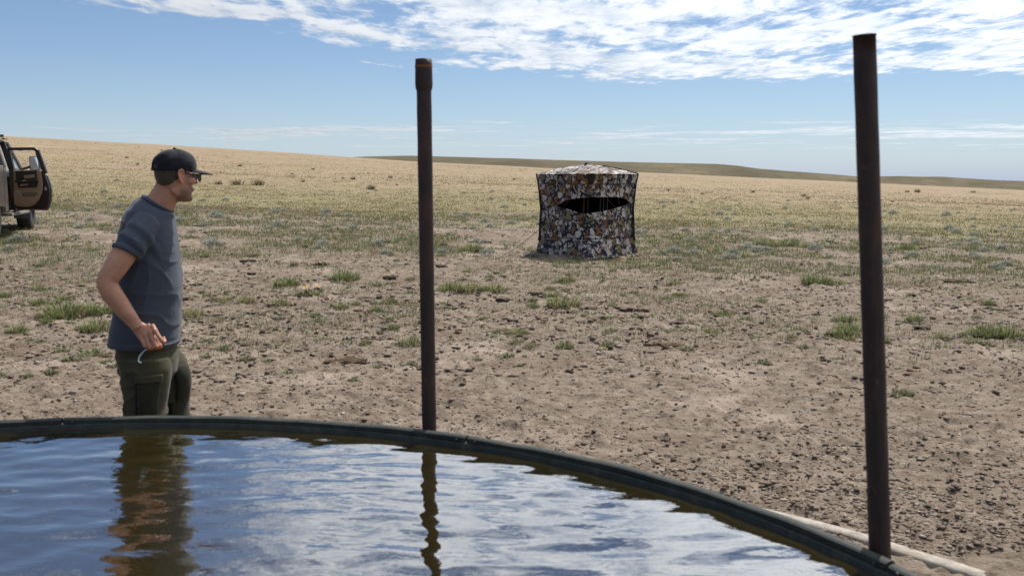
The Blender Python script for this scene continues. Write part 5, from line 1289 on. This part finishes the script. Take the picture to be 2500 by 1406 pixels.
# plant with yellow flowers
fp = at(752, 722); fo = empty('flowering_weed', tuple(fp), label='low weed with small yellow flowers right of the bright tufts', cat='weed')
w_ = 72 * MPP(fp); lf = link('foliage', WEED[1], LEAF, fo); lf.scale = (w_, w_ * 0.8, w_ * 0.8)
for k in range(9):
    q = MB(); c_ = Vector((g_r.uniform(-0.25, 0.45) * w_, g_r.uniform(-0.4, 0.2) * w_, w_ * g_r.uniform(0.2, 0.36)))
    for j in range(6):
        a = j * math.pi / 3; r_ = 0.022; q.add([c_, c_ + Vector((math.cos(a - 0.4) * r_, math.sin(a - 0.4) * r_, 0.006)), c_ + Vector((math.cos(a) * r_ * 1.4, math.sin(a) * r_ * 1.4, 0.008)), c_ + Vector((math.cos(a + 0.4) * r_, math.sin(a + 0.4) * r_, 0.006))], [(0, 1, 2, 3)])
    q.build('flower', mat('yellow_petal', (0.75, 0.46, 0.02), 0.6), fo)

# smaller ones nobody could tell apart by name
def scatter(n, y0, y1, seed, dens=None, u=0.56):
    g = np.random.default_rng(seed); out = []
    while len(out) < n:
        k = 4000; inv = g.uniform(1 / y1, 1 / y0, k); yy = 1 / inv; xx = g.uniform(-u, u, k) * yy
        if dens is not None:
            ok = g.random(k) < dens(xx, yy); xx, yy = xx[ok], yy[ok]
        far = np.hypot(xx - TCX, yy - TCY) > TR + 0.15
        out += list(zip(xx[far], yy[far]))
    return np.array(out[:n])
def free(x, y, r_=0.25): return not (abs(x - bc.x) + abs(y - bc.y) < 1.25) and math.hypot(x - man_o.x, y - man_o.y) > 0.45
def zone(x, y):
    px = 1250 + x / y * FPX
    return ('left of the person' if px < 300 else 'between the person and the coupling-topped post' if px < 1030 else 'between the two rusty posts' if px < 2130 else 'right of the leaning post')
cl = lambda x, y: 0.3 + 0.7 * smst(fbm(x * 0.35, y * 0.35, oct=3, seed=25), 0.42, 0.66)
for x, y in scatter(70, 9.5, 22, 41, cl):
    if free(x, y): put('grass_tuft', g_r.choice(TUFT + YTUFT), LEAF, (x, y, float(ground(x, y))), g_r.uniform(0.08, 0.22), g_r.uniform(0, 6.28), 'small stray grass tuft on bare soil ' + zone(x, y), 'grass tuft', 'small grass tufts on the soil ' + zone(x, y), 0.7)
for x, y in scatter(90, 7.8, 19, 42, cl):
    if free(x, y): put('weed', g_r.choice(WEED), LEAF, (x, y, float(ground(x, y))), g_r.uniform(0.06, 0.17), g_r.uniform(0, 6.28), 'small grey-green weed seedling on soil ' + zone(x, y), 'weed', 'weed seedlings on the soil ' + zone(x, y), 0.95)
for x, y in scatter(200, 19, 62, 43):
    if free(x, y): put('sagebrush', g_r.choice(SBUSH), LEAF, (x, y, float(ground(x, y))), g_r.uniform(0.16, 0.42), g_r.uniform(0, 6.28), 'small grey sagebrush clump on the plain ' + zone(x, y), 'shrub', 'small sagebrush clumps ' + zone(x, y), 0.75)
for x, y in scatter(110, 11, 30, 44):
    if free(x, y): put('stone', g_r.choice(ROCK + FLAKE), CLOD, (x, y, float(ground(x, y))), g_r.uniform(0.04, 0.12), g_r.uniform(0, 6.28), 'small dark clod lying on soil ' + zone(x, y), 'clod', 'small clods ' + zone(x, y), 0.8)
for x, y in scatter(36, 60, 230, 45):
    put('dry_weed', g_r.choice(DWEED), LEAF, (x, y, float(ground(x, y))), g_r.uniform(0.2, 0.5), g_r.uniform(0, 6.28), 'dark distant shrub on the tan slope ' + zone(x, y), 'shrub', 'far shrubs ' + zone(x, y), 0.9)

# soil crumbs: uncountable clods, flakes and bits of dry stalk
g = np.random.default_rng(77)
IV = np.array([(1, 0, 0), (-0.9, 0.2, 0), (0.1, 1, 0.1), (0, -1, -0.1), (0.15, 0.1, 1), (0, 0, -1.0)], dtype=float); IF = np.array([(0, 2, 4), (2, 1, 4), (1, 3, 4), (3, 0, 4), (2, 0, 5), (1, 2, 5), (3, 1, 5), (0, 3, 5)])
def crumbs(name, n, y0, y1, s0, s1, seed, pal, fade=None):
    g = np.random.default_rng(seed); P = scatter(n, y0, y1, seed, lambda x, y: (0.45 + 0.55 * smst(fbm(x * 1.1, y * 1.1, oct=3, seed=seed), 0.4, 0.65)) * (1 if fade is None else smst(y + 5 * (fbm(x * 0.3, y * 0.3, oct=2, seed=3) - 0.5), *fade))); n = len(P)
    sz = s0 * (s1 / s0) ** (g.random(n) ** 2.2); z = ground(P[:, 0], P[:, 1])
    jit = 1 + 0.45 * (g.random((n, 6)) - 0.5) * 2; V = IV[None] * jit[:, :, None]
    sc = np.stack([g.uniform(0.7, 1.5, n), g.uniform(0.6, 1.1, n), g.uniform(0.25, 0.6, n)], -1) * sz[:, None]
    V = V * sc[:, None, :]; a = g.random(n) * 6.283; ca, sa_ = np.cos(a)[:, None], np.sin(a)[:, None]
    X = V[:, :, 0] * ca - V[:, :, 1] * sa_ + P[:, 0:1]; Y = V[:, :, 0] * sa_ + V[:, :, 1] * ca + P[:, 1:2]; Zz = V[:, :, 2] + z[:, None] + sc[:, 2:3] * 0.3
    pal = np.array(pal); c = np.repeat((pal[g.integers(0, len(pal), n)] * g.uniform(0.7, 1.3, (n, 1))), 6, axis=0)
    F = (IF[None] + (np.arange(n) * 6)[:, None, None]).reshape(-1, 3)
    me = np_mesh(name, np.stack([X, Y, Zz], -1).reshape(-1, 3), F, col=c)
    return set_props(link(name, me, CLOD), 'crumbs of dry soil strewn over the bare ground', 'soil crumbs', kind='stuff')
CP = [(0.24, 0.185, 0.144), (0.19, 0.142, 0.106), (0.29, 0.23, 0.18), (0.13, 0.092, 0.064), (0.37, 0.31, 0.255), (0.23, 0.172, 0.128)]
crumbs('soil_crumbs', 26000, 6.0, 30, 0.007, 0.046, 92, CP, (6.5, 14))
crumbs('soil_crumbs', 40000, 4.3, 15, 0.004, 0.024, 91, [(0.24, 0.185, 0.144), (0.22, 0.168, 0.128), (0.30, 0.238, 0.188), (0.18, 0.135, 0.10), (0.40, 0.335, 0.28), (0.24, 0.18, 0.135)])

# grass cover: one uncountable mass, patchy on the soil, closed on the plain
def cover(name, n, y0, y1, hmin, hmax, wd, pal, dens, seed, per, spread, label):
    g = np.random.default_rng(seed); P = scatter(n, y0, y1, seed, dens); n = len(P); m_ = n * per
    bx = np.repeat(P[:, 0], per) + g.normal(0, spread, m_); by = np.repeat(P[:, 1], per) + g.normal(0, spread, m_)
    ok = (np.abs(bx - bc.x) + np.abs(by - bc.y)) > 1.12; bx, by = bx[ok], by[ok]; m_ = len(bx)
    base = np.stack([bx, by, ground(bx, by) - 0.006], -1); pal = np.array(pal)
    pick = np.repeat(g.integers(0, len(pal), n), per)[ok]; c = pal[pick] * g.uniform(0.7, 1.3, (m_, 1))
    V, F, C = blades(base, g.uniform(hmin, hmax, m_), wd * g.uniform(0.6, 1.4, m_) * (by / ((y0 + y1) / 2)) ** 0.5, g.random(m_) * 6.283, g.uniform(0.1, 0.9, m_), c)
    me = np_mesh(name, V, F, col=C); return set_props(link(name, me, LEAF), label, 'grass', kind='stuff')
pat = lambda lo, hi, sc_, sd_: (lambda x, y: smst(fbm(x * sc_, y * sc_, oct=4, seed=sd_, gain=0.6), lo, hi))
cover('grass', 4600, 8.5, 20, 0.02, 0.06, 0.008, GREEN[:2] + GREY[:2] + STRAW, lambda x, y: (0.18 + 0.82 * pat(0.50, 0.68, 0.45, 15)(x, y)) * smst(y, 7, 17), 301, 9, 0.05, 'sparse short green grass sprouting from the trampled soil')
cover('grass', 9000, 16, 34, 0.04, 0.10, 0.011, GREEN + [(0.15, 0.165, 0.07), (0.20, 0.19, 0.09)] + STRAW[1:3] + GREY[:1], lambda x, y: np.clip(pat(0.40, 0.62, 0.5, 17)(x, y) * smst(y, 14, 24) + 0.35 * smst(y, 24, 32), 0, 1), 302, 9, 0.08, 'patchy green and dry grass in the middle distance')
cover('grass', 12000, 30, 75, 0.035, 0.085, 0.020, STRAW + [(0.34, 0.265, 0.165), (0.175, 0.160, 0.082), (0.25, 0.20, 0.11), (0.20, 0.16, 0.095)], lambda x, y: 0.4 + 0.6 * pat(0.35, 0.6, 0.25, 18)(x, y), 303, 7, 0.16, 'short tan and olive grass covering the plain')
cover('grass', 9000, 70, 200, 0.04, 0.10, 0.05, STRAW, lambda x, y: 0.4 + 0.6 * pat(0.35, 0.6, 0.1, 19)(x, y), 304, 4, 0.5, 'straw coloured grass on the far slope')
